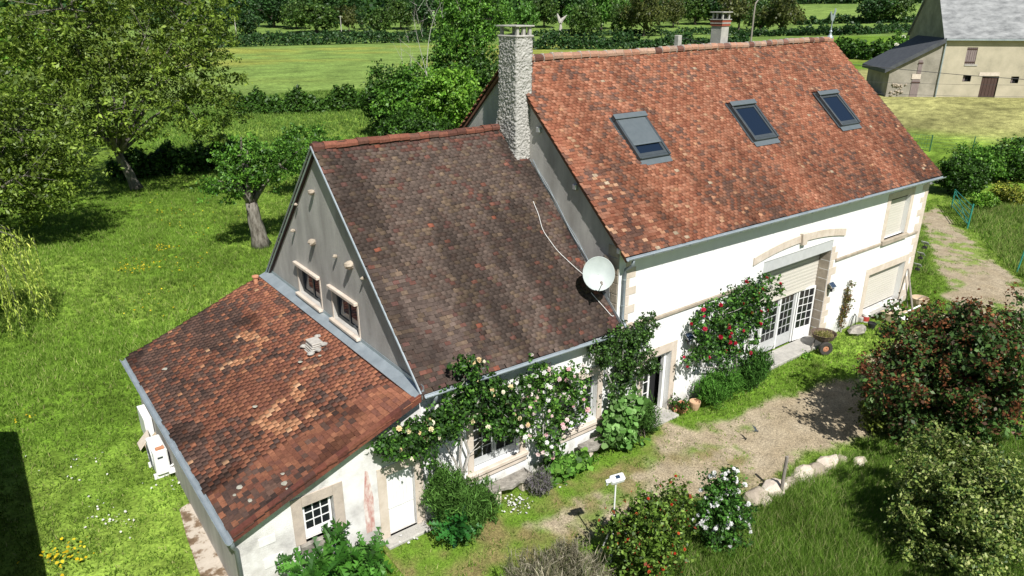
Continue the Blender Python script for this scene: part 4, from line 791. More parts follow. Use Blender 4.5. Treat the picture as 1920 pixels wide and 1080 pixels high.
for k, (pal, br) in enumerate(((HGF, 1), ([A(h, KL) for h in ('#4a6a2a', '#567630', '#3e5a24', '#66803a')], 1), ([A(h, KL) for h in ('#5b8a34', '#6b9a3e', '#4d782c')], 1), ([A(h, KL) for h in ('#5c6630', '#6a7038', '#4c5628')], 1))):
    T = thing('field_tree', 'x', 'tree', (0, 0, -500-k)); es = [(np.array([rng.uniform(-.28, .28), rng.uniform(-.28, .28), rng.uniform(.30, .78)]), (rng.uniform(.2, .34), rng.uniform(.2, .34), rng.uniform(.16, .26))) for _ in range(10)]+[(np.array([0, 0, .5]), (.40, .40, .38))]
    P, O, ti, c = clump_leaves(es, 150, 26, .06, .5, .8, .05); mb = MB(); limbs(mb, (0, 0, -.02), (0, 0, .16), .035, c, 7, 10); mb.build('trunk', m_barkd, T, True); leaves('crown', P, .055, pal, LEAF, T, O, True, tint=ti, aspect=.8); FT.append(T)
fl = [(412, 72, 64, 74, 0), (466, 70, 52, 46, 0), (515, 52, 76, 62, 0), (556, 55, 54, 52, 1), (594, 63, 96, 62, 1), (655, 60, 34, 47, 3), (680, 56, 24, 40, 0), (712, 66, 58, 50, 1), (700, 34, 70, 52, 2), (620, 44, 84, 56, 0), (440, 46, 80, 60, 0), (752, 56, 56, 60, 1), (800, 62, 60, 70, 0), (846, 60, 70, 74, 2), (900, 62, 70, 80, 1), (940, 58, 60, 70, 2), (985, 66, 52, 60, 2), (1020, 52, 56, 60, 1), (1072, 58, 40, 46, 2), (1096, 68, 58, 62, 1), (1127, 56, 56, 72, 2), (1164, 66, 46, 66, 1), (1207, 68, 66, 76, 3), (1262, 52, 46, 50, 3), (1303, 46, 66, 58, 1), (1345, 46, 70, 60, 0), (1385, 56, 62, 66, 3), (1425, 64, 52, 64, 1), (1462, 64, 66, 68, 3), (1638, 43, 72, 52, 0), (1674, 42, 62, 54, 1), (375, 70, 70, 90, 0), (330, 60, 80, 90, 1), (1230, 40, 60, 50, 0), (1180, 40, 70, 56, 2), (1060, 40, 70, 60, 0), (560, 36, 90, 50, 0), (500, 36, 90, 50, 1), (660, 32, 90, 50, 0), (780, 36, 90, 56, 0), (1110, 36, 90, 56, 0), (1290, 30, 90, 50, 0), (1400, 32, 90, 52, 1), (880, 36, 90, 56, 1), (960, 36, 90, 54, 0)]
cn = {0: 'dark green', 1: 'mid green', 2: 'bright green', 3: 'brownish'}; seen = set(); fi = [0, 0, 0, 0]
for i, (px, py, w, h, k) in enumerate(fl):
    b = G(px, py); s = depth(b)/FPX; wm, hm = w*s, h*s*1.04; src = FT[k]
    T = copy_thing(src, b, rng.random()*6.28); T.matrix_basis = Matrix.Translation(Vector(b)) @ Matrix.Rotation(rng.random()*6.28, 4, 'Z') @ Matrix.Diagonal((wm*1.05, wm*1.05, hm*1.08, 1)); lm = min(((415, 'beside the leaning pole beyond the meadow'), (560, 'between the two poles beyond the meadow'), (655, 'next to the second pole beyond the meadow'), (740, 'behind the bare dead tree'), (880, 'behind the poplar by the roughcast chimney'), (1050, 'near the bleached dead trunk'), (1160, 'beyond the hedge behind the ridge tiles'), (1270, 'beyond the concrete post'), (1355, 'behind the banded chimney'), (1440, 'beside the street lamp post'), (1655, 'in the field between weathercock and barn')), key=lambda q: abs(q[0]-px)); sz = 'taller' if h > 56 else 'smaller'; T['label'] = '%s %s field tree %s' % (sz, cn[k], lm[1]); T['group'] = 'field trees in the far meadows'
for T in FT:
    for c in list(T.children): bpy.data.objects.remove(c)
    bpy.data.objects.remove(T)
# distant wood reading as one mass
an_ = np.radians(rng.uniform(22, 92, 3600)); di_ = rng.uniform(520, 720, 3600); P = np.stack([CAM[0]+di_*np.cos(an_), CAM[1]+di_*np.sin(an_), 0*di_], -1); P[:, 2] = terrain(P[:, 0], P[:, 1])+rng.uniform(14, 26, 3600)*rng.random(3600)**.7; P = P[(np.degrees(an_) > 33)]
P = np.array(P); P = np.repeat(P, 5, 0)+rng.normal(0, 2.2, (len(P)*5, 3)); o = leaves('distant_wood', P, 4.5, HGF, LEAF, None, aspect=.9, upb=1.); tag(o, 'dark wood closing the view behind the far fields', None, None, 'stuff')
# telegraph poles, dead trunk, concrete post
for px, py, pt, lb in ((445, 78, 37, 'leaning wooden pole by the dark trees beyond the meadow'), (641, 68, 33, 'wooden pole before the brownish tree beyond the meadow')):
    b = G(px, py); h = (py-pt)*depth(b)/FPX*1.03; T = thing('telegraph_pole', lb, 'pole', b, group=None); MB().tube([b, b+np.array([0, 0, h])], [.26, .2], 7).build('pole', m_deadw, T); MB().box((-.9, -.08, -.08), (.9, .08, .08), None).build('crossarm', m_deadw, T, True).location = (0, 0, h*.97)
yb = 22.; b = Fy(1407, 85, yb); b[2] = 0; tp = Fy(1412, 2, yb); T = thing('lamp_post', 'slender curved street lamp post behind the farmhouse ridge', 'street lamp', b); MB().tube([b, (b[0], yb, tp[2]-1), (b[0]+.05, yb, tp[2]-.2), (b[0]+.35, yb, tp[2]+.1), (b[0]+.8, yb, tp[2]+.15)], [.09, .07, .06, .05, .045], 7).build('post', m_wood, T); MB().box((b[0]+.7, yb-.1, tp[2]+.08), (b[0]+1.2, yb+.1, tp[2]+.22)).build('lamp_head', m_steel, T, bevel=.03)
b = Fy(1270, 92, 17.); tp = Fy(1270, 66, 17.); T = thing('concrete_post', 'square concrete line post showing above the ridge', 'post', (b[0], 17., 0)); MB().box((b[0]-.17, 16.83, 0), (b[0]+.17, 17.17, tp[2])).build('post', m_concrete, T, bevel=.02); MB().tube([(b[0]+.2, 17, tp[2]-.25), (b[0]+.6, 17, tp[2]-.2), (b[0]+2, 17, tp[2]-.45), (b[0]+4, 17, tp[2]-.9)], .03, 5).build('line_wire', m_black, T)
b = G(1050, 64); s = depth(b)/FPX; T = thing('dead_tree', 'bleached white dead trunk standing in the far hedge', 'tree', b); mb = MB()
for q in (((0, 0), (1, 12), (0, 26)), ((0, 20), (4, 26), (12, 33)), ((0, 20), (-3, 28), (-6, 36))): mb.tube([b+RT*x*s+np.array([0, 0, z*s]) for x, z in q], [4*s, 3*s, 1*s], 7)
mb.build('trunk', m_deadw, T)
# ------------------------------------------------------------------ climbing roses and plants on the facade
def blossom_mesh(name, r, mat):
    b = MB(); 
    for k, (rr, zz, n_) in enumerate(((1., .0, 7), (.72, .22, 6), (.42, .36, 5))):
        for j in range(n_):
            a = 2*math.pi*(j+.5*k)/n_; d = np.array([math.cos(a), math.sin(a), 0]); s = np.array([-d[1], d[0], 0]); c = np.array([0, 0, zz*r])
            b.add([c, c+(d*.55-s*.42)*rr*r+(0, 0, .22*r), c+d*rr*r+(0, 0, (.18+.25*k)*r), c+(d*.55+s*.42)*rr*r+(0, 0, .22*r)], [(0, 1, 2, 3)])
    me = bpy.data.meshes.new(name); me.from_pydata(b.v, [], b.f); me.materials.append(mat); return me
PETO = attr_mat('petal_piece', .65, .25, 0, .2, obj=True); BLM = blossom_mesh('blossom', 1., PETO)
TOC = lambda P: nrm(CAM-P)
def blossoms(T, P, O, n, r, cols, bias=.25):
    f = (O*(nrm(np.array([-.35, -.75, .6]))[None])).sum(1); ok = np.where(f > bias)[0]; ok = rng.permutation(ok)[:n]
    for i in ok:
        o = bpy.data.objects.new('blossom', BLM); z = nrm(O[i]+np.array([-.3, -.7, .5])+rng.normal(0, .35, 3)); x = nrm(np.cross(z, rng.normal(0, 1, 3))); y = np.cross(z, x); s = r*rng.uniform(.7, 1.2); p = P[i]+O[i]*.05; m = Matrix.Identity(4)
        for k in range(3): m[k][0], m[k][1], m[k][2], m[k][3] = x[k]*s, y[k]*s, z[k]*s, p[k]
        c = np.array(cols[rng.integers(len(cols))])*rng.uniform(.9, 1.1); o.color = c4(np.clip(c, .01, .85)); link(o, T, mw=m)
def climber(name, label, cat, y, spots, nc, per, cr, size, pal, stems, nb=0, br=.08, bcol=None, wts=None, dy=.32, mat=None, bark=None, group=None, bias=.25, aspect=.65):
    es = []
    for px, py, rx, rz in spots:
        c = Fy(px, py, y); s = depth(c)/FPX; es.append((c, (rx*s, dy, rz*s*1.06)))
    st = [[Fy(px, py, yy) for px, py, yy in q] for q in stems]; base = st[0][0].copy() if st else es[0][0].copy(); base[2] = 0
    T = thing(name, label, cat, base, group=group); P, O, ti, c = clump_leaves(es, nc, per, cr, .4, .9, .02, -.04, [e[1][0]*e[1][2] for e in es])
    mb = MB()
    for q in st: mb.tube(q, np.linspace(.05, .016, len(q)), 6)
    for k in rng.permutation(len(c))[:26]:
        if not st: break
        A_ = np.array([p for q in st for p in q]); j = np.argmin(np.linalg.norm(A_-c[k], axis=1)); mb.tube(bez(A_[j], (A_[j]+c[k])/2+rng.normal(0, .08, 3), c[k], 4), [.014, .011, .008, .005], 4, cap=False)
    if mb.v: mb.build('stem', bark or m_deadw, T)
    leaves('foliage', P, size, pal, mat or LEAF, T, O, wts=wts, tint=ti, aspect=aspect)
    if nb: blossoms(T, P, O, nb, br, bcol, bias)
    return T
RG = [A(h, KL) for h in ('#3d6324', '#4d7a2c', '#2f4f1e', '#6a9a3a', '#27421a')]
climber('climbing_rose', 'climbing rose with pale yellow blossoms over the lean-to door', 'rose', -.5, [(905, 745, 55, 42), (850, 765, 62, 40), (770, 815, 62, 30), (735, 835, 34, 22), (935, 785, 42, 34), (880, 700, 26, 34), (830, 800, 50, 32), (960, 735, 22, 26), (800, 845, 30, 18)], 210, 46, .13, .115, RG,
        [[(868, 905, -.35), (855, 868, -.35), (838, 838, -.35), (815, 812, -.4)], [(870, 908, -.3), (862, 860, -.3), (868, 800, -.4), (905, 740, -.45)], [(874, 905, -.35), (845, 880, -.3), (820, 866, -.25), (800, 850, -.3)], [(866, 900, -.3), (880, 850, -.3), (858, 790, -.4), (840, 750, -.45)]], 34, .085, [A('#f3e4b8', 1.15), A('#f2d8a8', 1.15), A('#f8efd8', 1.1)], wts=(3, 2, 2.5, 1.3, 2))
climber('climbing_rose', 'climbing rose thick with pink blossoms between the cottage windows', 'rose', -.5, [(1035, 715, 50, 36), (1000, 760, 38, 42), (1060, 770, 36, 46), (1085, 720, 28, 34), (1030, 820, 34, 40), (975, 795, 26, 30), (1040, 870, 26, 26), (1000, 700, 26, 22), (1100, 765, 14, 16)], 170, 44, .12, .105, [A(h, KL) for h in ('#4d7a2c', '#5d8c34', '#3b6022', '#7ba844', '#2f4f1e')],
        [[(1035, 900, -.35), (1030, 850, -.35), (1020, 790, -.4), (1010, 720, -.45)], [(1037, 900, -.3), (1045, 840, -.35), (1060, 780, -.4), (1075, 715, -.45)]], 76, .085, [A('#f7d9d6', 1.05), A('#f6e4de', 1.02), A('#f2c4c8', 1.05), A('#faf0ea', 1.02)], wts=(2.5, 2, 2, 1.5, 1.5), bias=.1)
climber('wall_vine', 'dense green vine without blossom beside the entrance door', 'vine', -.45, [(1165, 655, 48, 42), (1195, 640, 36, 36), (1130, 660, 30, 30), (1175, 700, 34, 24), (1212, 612, 20, 26), (1215, 680, 20, 30), (1160, 715, 22, 18)], 150, 48, .12, .1, [A(h, KL) for h in ('#426428', '#507533', '#35521f', '#638a40', '#2a421a')], [[(1178, 790, -.3), (1172, 750, -.3), (1165, 700, -.35), (1170, 640, -.4)], [(1182, 790, -.3), (1190, 740, -.3), (1195, 680, -.35), (1205, 620, -.35)], [(1176, 788, -.3), (1155, 740, -.3), (1135, 690, -.4)]])
climber('climbing_rose', 'climbing rose with crimson blossoms beside the french doors', 'rose', -.55, [(1435, 540, 36, 26), (1400, 560, 42, 32), (1350, 585, 44, 34), (1325, 605, 34, 34), (1375, 620, 46, 36), (1335, 655, 40, 30), (1300, 672, 18, 22), (1420, 590, 32, 30), (1460, 560, 16, 18), (1365, 665, 34, 26), (1400, 650, 18, 30)], 200, 46, .14, .115, [A(h, KL) for h in ('#3f6a26', '#548530', '#30521e', '#6b9c3c', '#25401a')],
        [[(1385, 715, -.35), (1380, 670, -.4), (1370, 620, -.45), (1350, 590, -.5)], [(1390, 715, -.35), (1400, 650, -.4), (1412, 600, -.45), (1430, 545, -.5)], [(1382, 700, -.3), (1345, 690, -.35), (1315, 688, -.4)]], 44, .085, [A('#b8203c', 1.1), A('#c83050', 1.1), A('#a01830', 1.1)], bias=.1, wts=(2.5, 2, 2, 1.5, 1.5))
climber('wall_creeper', 'thin half bare creeper on the white wall by the garage shutter', 'creeper', -.14, [(1592, 545, 9, 22), (1586, 575, 13, 18), (1578, 600, 8, 14)], 40, 30, .1, .085, [A(h, KL) for h in ('#7a7a3a', '#8a7a48', '#5f6a2c', '#94654a')], [[(1575, 630, -.1), (1580, 590, -.1), (1590, 550, -.1), (1594, 525, -.1)]], dy=.1)
climber('hollyhock_clump', 'leafy hollyhock clump at the foot of the pink rose', 'plant', -.7, [(1055, 885, 34, 24), (1035, 900, 22, 20), (1085, 875, 26, 18)], 50, 26, .12, .19, [A(h, KL) for h in ('#5d8c34', '#6fa040', '#4a7428', '#85b44e')], [], aspect=.95)
climber('mallow_plant', 'tall mallow with big round bright leaves beside the stone bench', 'plant', -.75, [(1165, 780, 32, 30), (1160, 810, 34, 26), (1185, 765, 20, 22), (1178, 820, 20, 18)], 90, 14, .14, .2, [A(h, 1.15) for h in ('#6f9c50', '#80aa60', '#5c863e', '#90b670')], [[(1168, 835, -.5), (1166, 800, -.6), (1170, 760, -.7)]], aspect=1., mat=LEAFM)
def spiky(name, label, cat, spots, y, n, size, pal, h0=0., dy=.5, aspect=.14, group=None, spread=.5, mat=None):
    es = []
    for px, py, rx, rz in spots:
        c = Fy(px, py, y); s = depth(c)/FPX; es.append((c, (rx*s, dy, rz*s*1.08)))
    P, O, ti, c = clump_leaves(es, n//40, 40, .1, .35, 1.5, .02, -.03); base = es[0][0].copy(); base[2] = 0
    T = thing(name, label, cat, base, group=group); up = np.array([0, 0, 1.])+O*spread+rng.normal(0, .2, P.shape)
    mb = MB(); [mb.tube([base+np.r_[rng.normal(0, .08, 2), 0], (base+q)/2, q], [.02, .012, .006], 4, cap=False) for q in c[:12]]; mb.build('stem', m_barkd, T)
    leaves('foliage', P, size, pal, mat or LEAFM, T, O, tint=ti, aspect=aspect, tdir=up, upb=0.); return T
spiky('rosemary_bush', 'big bushy rosemary in front of the rose stems by the lean-to', 'shrub', [(870, 945, 50, 38), (900, 940, 30, 40), (835, 935, 30, 42), (860, 975, 46, 22), (838, 895, 14, 26)], -.95, 13000, .19, [A(h, KL) for h in ('#4f7430', '#5f8840', '#3c5c24', '#6f9a4a')], dy=.7)
spiky('juniper_shrub', 'feathery green juniper at the foot of the crimson rose', 'shrub', [(1345, 718, 34, 24), (1330, 735, 24, 16), (1365, 715, 24, 26)], -.75, 9000, .16, [A(h, KL) for h in ('#4f8030', '#62963c', '#3b6424', '#73a84a')], dy=.55)
spiky('juniper_shrub', 'darker feathery juniper beside the french door step', 'shrub', [(1416, 690, 26, 24), (1405, 705, 18, 16), (1425, 680, 16, 20)], -.85, 8000, .16, [A(h, KL) for h in ('#426a2a', '#527c36', '#335422', '#609042')], dy=.5)
spiky('rosemary_bush', 'smaller rosemary between the mallow and the entrance door', 'shrub', [(1205, 770, 20, 30), (1215, 785, 16, 20)], -.6, 4000, .17, [A(h, KL) for h in ('#4f7434', '#3f5f28', '#638a46')], dy=.4)
spiky('lavender_clump', 'greyish lavender clump by the end of the stone bench', 'shrub', [(1010, 905, 24, 12)], -.9, 2500, .14, [A(h, KL) for h in ('#7d8070', '#8d8a86', '#6a7058', '#94889a')], dy=.35)
spiky('lavender_bush', 'large dry grey lavender bush with straw coloured stalks', 'shrub', [(1050, 1070, 70, 28), (1000, 1085, 50, 22), (1085, 1055, 36, 26), (1110, 1085, 40, 20)], -4.6, 9000, .26, [A(h, KL) for h in ('#a39d88', '#b8b09a', '#858468', '#6f7a4c', '#948c74')], dy=.8, aspect=.06)
def bigleaf(name, label, spots, y, n, size, pal, dy=.5):
    es = [(Fy(px, py, y), (rx*depth(Fy(px, py, y))/FPX, dy, rz*depth(Fy(px, py, y))/FPX)) for px, py, rx, rz in spots]; P, O, ti, c = clump_leaves(es, n//6, 6, .1, .5, .8, .05, -.06); base = es[0][0].copy(); base[2] = 0; T = thing(name, label, 'plant', base)
    mb = MB(); [mb.tube([base+np.r_[rng.normal(0, .05, 2), 0], q], [.015, .008], 4, cap=False) for q in c[:30]]; mb.build('stem', m_green, T)
    V = []; C_ = []; pal = np.array(pal)
    for p, o_, t_ in zip(P, O, ti):      # lobed leaf: midrib with three pairs of pointed lobes
        d = nrm(o_*.8+np.array([0, -.2, .15])+rng.normal(0, .4, 3)); up_ = nrm(np.array([0, -.25, 1.])+rng.normal(0, .3, 3)); s = nrm(np.cross(d, up_)); nn_ = np.cross(s, d); L_ = size*rng.uniform(.7, 1.25); cl = pal[rng.integers(len(pal))]*t_
        for k in range(4):
            a, b_ = k/4, (k+1.35)/4; wv = L_*.34*(1-.45*abs(k-1.2)/2)
            for sg in (-1, 1):
                q0 = p+d*a*L_-nn_*a*a*L_*.35; q1 = p+d*min(b_, 1.05)*L_-nn_*min(b_, 1)**2*L_*.35; q2 = p+d*(a+.32)*L_+s*sg*wv-nn_*(a*a*L_*.35-.06*L_); V += [q0, (q0+q1)/2+s*sg*.01, q1, q2]; C_ += [cl]*4
    V = np.array(V); fast_mesh('foliage', V, np.arange(len(V)).reshape(-1, 4), np.clip(np.array(C_), .01, .6), LEAF, T); return T
bigleaf('acanthus_plant', 'glossy acanthus with deeply lobed leaves under the lean-to window', [(625, 1045, 62, 30), (580, 1065, 40, 20), (680, 1035, 34, 24), (640, 1080, 70, 20)], -.75, 260, .42, [A(h, KL) for h in ('#447a26', '#528a30', '#366420', '#649c40')], .6)
bigleaf('acanthus_plant', 'dark lobed acanthus growing out of the rosemary foot', [(852, 985, 26, 18), (870, 970, 20, 14)], -1.35, 60, .34, [A(h, KL) for h in ('#2f6a2a', '#3c7c34', '#235420')], .25)
for i, (px, py, w_, h_, pal, lb) in enumerate(((1548, 665, 10, 12, BRT, 'pale green leafy weed growing against the barrow wheel'), (1508, 672, 9, 7, BRT, 'small yellow green weed beside the carriage door step'), (1595, 642, 24, 12, MIDG, 'mixed weeds between the barrow and the stone block'), (1110, 868, 16, 12, MIDG, 'leafy weeds before the long stone bench'), (1272, 757, 10, 8, DKG, 'clipped dark plant behind the square terracotta pot'))): climber('garden_weed' if i < 4 else 'potted_plant', lb, 'plant', -.62 if i < 4 else -.4, [(px, py, w_, h_)], 14, 22, .09, .1, pal, [], dy=.28)
# ------------------------------------------------------------------ shrubs before the drive
T = shrub('photinia_bush', 'rounded photinia bush with red shoots beside the camera pole', 'bush', 1232, 1000, -5.35, 1.15, 2.75, 210, 62, .17, .105, [A(h, KL) for h in ('#5f7c2a', '#72923a', '#4a6422', '#8aa64a', '#9a4a30', '#3a521c')], wts=(3, 3, 2.5, 1.5, .5, 2), dep=1.1, lobes=7)
def add_blooms(T, n, r, cols, bias=.1, top=False):
    f = [c for c in T.children if c.name.startswith('foliage')][0]; V = np.empty(len(f.data.vertices)*3, np.float32); f.data.vertices.foreach_get('co', V); V = V.reshape(-1, 4, 3).mean(1).astype(float); c = V.mean(0); blossoms(T, V, nrm(V-c), n, r, cols, bias)
add_blooms(T, 26, .05, [A('#c8402a', 1.2), A('#d06038', 1.2)])
T = shrub('white_rose_bush', 'loose rose bush covered in small white blossoms by the stone wall', 'rose', 1348, 960, -5.75, .72, 2.3, 120, 60, .15, .1, [A(h, KL) for h in ('#4f8030', '#62963c', '#3b6424', '#2f4f1e')], lobes=6); add_blooms(T, 80, .075, [A('#f4f4f2', 1.15), A('#ffffff', 1.15)], .0)
T = shrub('photinia_bush', 'large dark evergreen bush with rusty brown seed heads beside the drive', 'bush', 1768, 760, -6.95, 3.05, 4.8, 540, 75, .28, .16, [A(h, 1.1) for h in ('#425e2c', '#507034', '#364f24', '#5f7c3a', '#6a4a36', '#54402c')], wts=(3, 2.2, 2, 1.2, 1.1, 1.), dep=2.4, lobes=16, shell=.35)
f = [c for c in T.children if c.name.startswith('foliage')][0]; V = np.empty(len(f.data.vertices)*3, np.float32); f.data.vertices.foreach_get('co', V); V = V.reshape(-1, 4, 3).mean(1).astype(float); k = np.where((V[:, 2] > 2.2))[0]; cs = V[rng.permutation(k)[:420]]; cs = cs+nrm(cs-V.mean(0))*.14
P = (cs[:, None]+rng.normal(0, .11, (420, 26, 3))*np.array([.8, .8, 1.4])).reshape(-1, 3); leaves('seed_heads', P, .10, [A(h, KL) for h in ('#7a4a32', '#8a5a3c', '#5f3a2a', '#9a6a48')], LEAFM, T)['kind'] = 'stuff'
T = shrub('cotoneaster_bush', 'spreading bush with cream tipped arching sprays at the grass edge', 'bush', 1782, 1000, -9.7, 2.75, 3.3, 330, 125, .20, .10, [A(h, 1.2) for h in ('#84964a', '#9caa5e', '#647a34', '#3c5824', '#bcc080')], wts=(3, 2.2, 2.8, 2.6, .8), dep=2.1, lobes=18, shell=.2)
shrub('yellow_green_bush', 'small yellowish bush at the drive edge under the dark evergreen', 'bush', 1632, 830, -5.35, .62, 1.4, 70, 50, .16, .12, [A(h, KL) for h in ('#6f8030', '#84923c', '#5a6a28', '#4a5a22')])
for px, py, y, w_, h_, pal, lb in ((1800, 340, 8.6, 2.2, 3.6, DKG, 'tall dark bush at the corner of the lane by the green gate'), (1835, 330, 9.6, 2.6, 3.2, MIDG, 'bright bush between lane and gate in the roadside hedge'), (1885, 335, 8.5, 2.8, 3.4, DKG, 'shaded bush of the roadside hedge below the wire fence'), (1930, 350, 6.8, 3.0, 3.2, MIDG, 'broad bush ending the roadside hedge')):
    shrub('hedge_bush', lb, 'bush', px, py, y, w_, h_, 160, 60, .3, .2, pal, lobes=6)
T = shrub('golden_bush', 'golden flowered low bush between the drive and the roadside hedge', 'bush', 1893, 400, 4.6, 1.7, 1.7, 110, 50, .2, .14, [A(h, KL) for h in ('#a8b040', '#c2c452', '#7f8f34', '#5a7028')]); shrub('fern_clump', 'light green ferny clump behind the teal gate', 'plant', 1838, 395, 5.4, .9, 1.2, 60, 40, .18, .16, BRT)
T = shrub('elder_bush', 'elder bush with white flower heads beside the barn lean-to', 'bush', 1692, 108, float(G(1692, 112)[1]), 4.2, 5.2, 130, 40, .6, .5, MIDG); add_blooms(T, 40, .5, [A('#f0eedc', 1.2)], .3)
# ------------------------------------------------------------------ barn with slate roof
B0 = G(1750, 183.5); B1 = G(1853, 184.0); bu = B1-B0; bu[2] = 0; bu = nrm(bu); bn = np.array([-bu[1], bu[0], 0.]); bn = bn if bn@(CAM-B0) < 0 else -bn   # bn points away from camera
def Bp(px, py):
    d = ray(px, py); t = ((B0-CAM)@bn)/(d@bn); p = CAM+d*t-B0; return float(p@bu), float(p[2])
m_bwall = mottled('ochre_render', [(.25, (.22, .20, .16)), (.45, (.40, .36, .27)), (.7, (.52, .46, .35))], .35, .95, .3, 8, 9); m_bold = mottled('old_grey_render', [(.3, (.20, .185, .15)), (.6, (.34, .31, .26)), (.8, (.44, .40, .33))], .6, .95, .5, 6, 9)
m_slate = mottled('weathered_slate', [(.28, (.10, .105, .11)), (.5, (.22, .225, .23)), (.75, (.36, .365, .37))], 1.1, .75, .4, 6, 10, stretch=(.7, .7, 2.2)); m_slate_shaded = mottled('shaded_slate', [(.3, (.05, .055, .065)), (.7, (.09, .095, .105))], 2, .7, .3, 6); m_bdoor = mottled('brown_planks', [(.3, (.05, .03, .025)), (.7, (.10, .06, .05))], 3, .85, .3, 10, stretch=(6, 6, .5)); m_bsh = mottled('faded_shutter', [(.3, (.17, .13, .13)), (.7, (.27, .22, .21))], 3, .9, .3, 10, stretch=(6, 6, .5))  # lean-to slate darkened in colour for the grazing sun on its slope
BA = (bu, bn, np.array([0, 0, 1.])); he = Bp(1771, 68)[1]; BL_ = 34.; dp = 12.5; Bt = thing('barn', 'old ochre stone barn with grey slate roof and dark plank door', 'barn', B0); wl = Bp(1660, 181)[0]
hol = []
def hole(bl, tr): a_ = Bp(*bl); b_ = Bp(*tr); return (a_[0], b_[0], a_[1], b_[1])
O_ = lambda x, y: (1640+x/5.4, y/5.4)
bo = [hole(O_(905, 650), O_(1050, 480)), hole(O_(1045, 978), O_(1262, 775)), hole(O_(885, 825), O_(982, 762)), hole(O_(1370, 842), O_(1466, 775))]; bo[1] = (bo[1][0], bo[1][1], 0.02, bo[1][3])
xs_ = sorted({0, BL_, *[h[0] for h in bo], *[h[1] for h in bo]}); zz_ = sorted({-.5, he+.1, *[h[2] for h in bo], *[h[3] for h in bo]}); b = MB()
for i in range(len(xs_)-1):
    for k in range(len(zz_)-1):
        xm, zm = (xs_[i]+xs_[i+1])/2, (zz_[k]+zz_[k+1])/2
        if not any(h[0] < xm < h[1] and h[2] < zm < h[3] for h in bo): b.add([B0+bu*x+np.array([0, 0, z]) for x, z in ((xs_[i], zz_[k]), (xs_[i+1], zz_[k]), (xs_[i+1], zz_[k+1]), (xs_[i], zz_[k+1]))], [(0, 1, 2, 3)])
b.build('wall', m_bwall, Bt)
rh = he+dp/2*1.15
MB().poly([B0+bn*y+np.array([0, 0, z]) for y, z in ((.01, -.5), (dp, -.5), (dp, he), (dp/2, rh-.1), (.01, he))], bu*.4).build('gable_wall', m_bold, Bt)
MB().box((.1, dp-.3, -.5), (BL_, dp, he), BA, B0).build('rear_wall', m_bold, Bt)
sl = nrm(np.array([0, dp/2, rh-he])); 
for nm, y0_, sg in (('slate_roof', -.35, 1), ('rear_slate_roof', dp+.35, -1)):
    e0 = B0+bn*y0_+np.array([0, 0, he-.35]); r0_ = B0+bn*dp/2+np.array([0, 0, rh]); MB().poly([e0-bu*.25, e0+bu*(BL_+.3), r0_+bu*(BL_+.3), r0_-bu*.25], (0, 0, .16)).build(nm, m_slate, Bt)
MB().box((-.2, -.5, he-.45), (BL_, -.36, he-.31), BA, B0).build('gutter', m_zinc, Bt)
q0, q1 = B0+bu*.12-bn*.14, B0+bu*.12-bn*.14; MB().tube([q0, q0+np.array([0, 0, he-.4])], .09, 7).build('downpipe', m_zinc, Bt)
for h, mt, nm, ins in ((bo[0], m_bsh, 'shutter', .06), (bo[1], m_bdoor, 'plank_door', .15), (bo[2], m_bsh, 'shutter', .3), (bo[3], m_bsh, 'shutter', .3)):
    n_ = 5; w_ = (h[1]-h[0])/n_; d_ = MB().box((h[0], ins+.08, h[2]), (h[1], ins+.1, h[3]), BA, B0).build(nm, m_dark if ins == .3 else mt, Bt)
    for k in range(n_ if ins < .3 else 2): MB().box((h[0]+k*w_+.015, ins, h[2]+.02), (h[0]+(k+1)*w_-.015, ins+.079, h[3]-.02), BA, B0).build('plank', mt, d_)
    if nm == 'shutter' and ins < .1:
        for z in (h[2]+.18, h[3]-.25): MB().box((h[0]-.05, ins-.05, z), (h[1]+.05, ins-.002, z+.12), BA, B0).build('batten', m_bdoor, d_)
a_, b_ = Bp(*O_(1055, 768)), Bp(*O_(1270, 735)); MB().box((a_[0], -.05, a_[1]), (b_[0], .1, b_[1]), BA, B0).build('lintel', m_beige, Bt); a_, b_ = Bp(*O_(905, 668)), Bp(*O_(1040, 652)); MB().box((a_[0], -.06, a_[1]), (b_[0], .1, b_[1]), BA, B0).build('sill', m_concrete, Bt)
# its lean-to
zl, zr = Bp(1668, 131)[1], Bp(1768, 80)[1]
MB().poly([B0+bu*x+np.array([0, 0, z]) for x, z in ((wl, -.5), (-.02, -.5), (-.02, zr), (wl, zl))], bn*.4).build('lean_to_wall', m_bold, Bt); MB().poly([B0+bu*wl+bn*y+np.array([0, 0, z]) for y, z in ((.4, -.5), (9, -.5), (9, zl), (.4, zl))], bu*.4).build('lean_to_side', m_bold, Bt)
MB().poly([B0+bu*x-bn*.5+np.array([0, 0, z]) for x, z in ((wl-.7, zl-.35), (.0, zr+.02), (.0, zr+.55), (wl-.7, zl+.1))], bn*10).build('lean_to_roof', m_slate_shaded, Bt)
for bl, tr in ((O_(425, 745), O_(492, 610)), (O_(345, 985), O_(458, 806))):
    h = hole(bl, tr); d_ = MB().box((h[0], -.06, max(.02, h[2])), (h[1], -.002, h[3]), BA, B0).build('shutter', m_bsh, Bt); MB().box((h[0]-.05, -.11, h[3]-.4), (h[1]+.05, -.062, h[3]-.25), BA, B0).build('batten', m_bdoor, d_)
h = hole(O_(370, 800), O_(470, 750)); MB().box((h[0], -.08, h[2]), (h[1], -.002, h[3]), BA, B0).build('lintel', m_beige, Bt)
for i in range(26): x = wl+rng.uniform(.4, (-wl)*.38); lump(B0+bu*x-bn*.02+np.array([0, 0, rng.uniform(.15, 1.6)]), rng.uniform(.12, .24), i, sq=(1, .6, .7)).build('wall_stone', m_jamb, Bt)
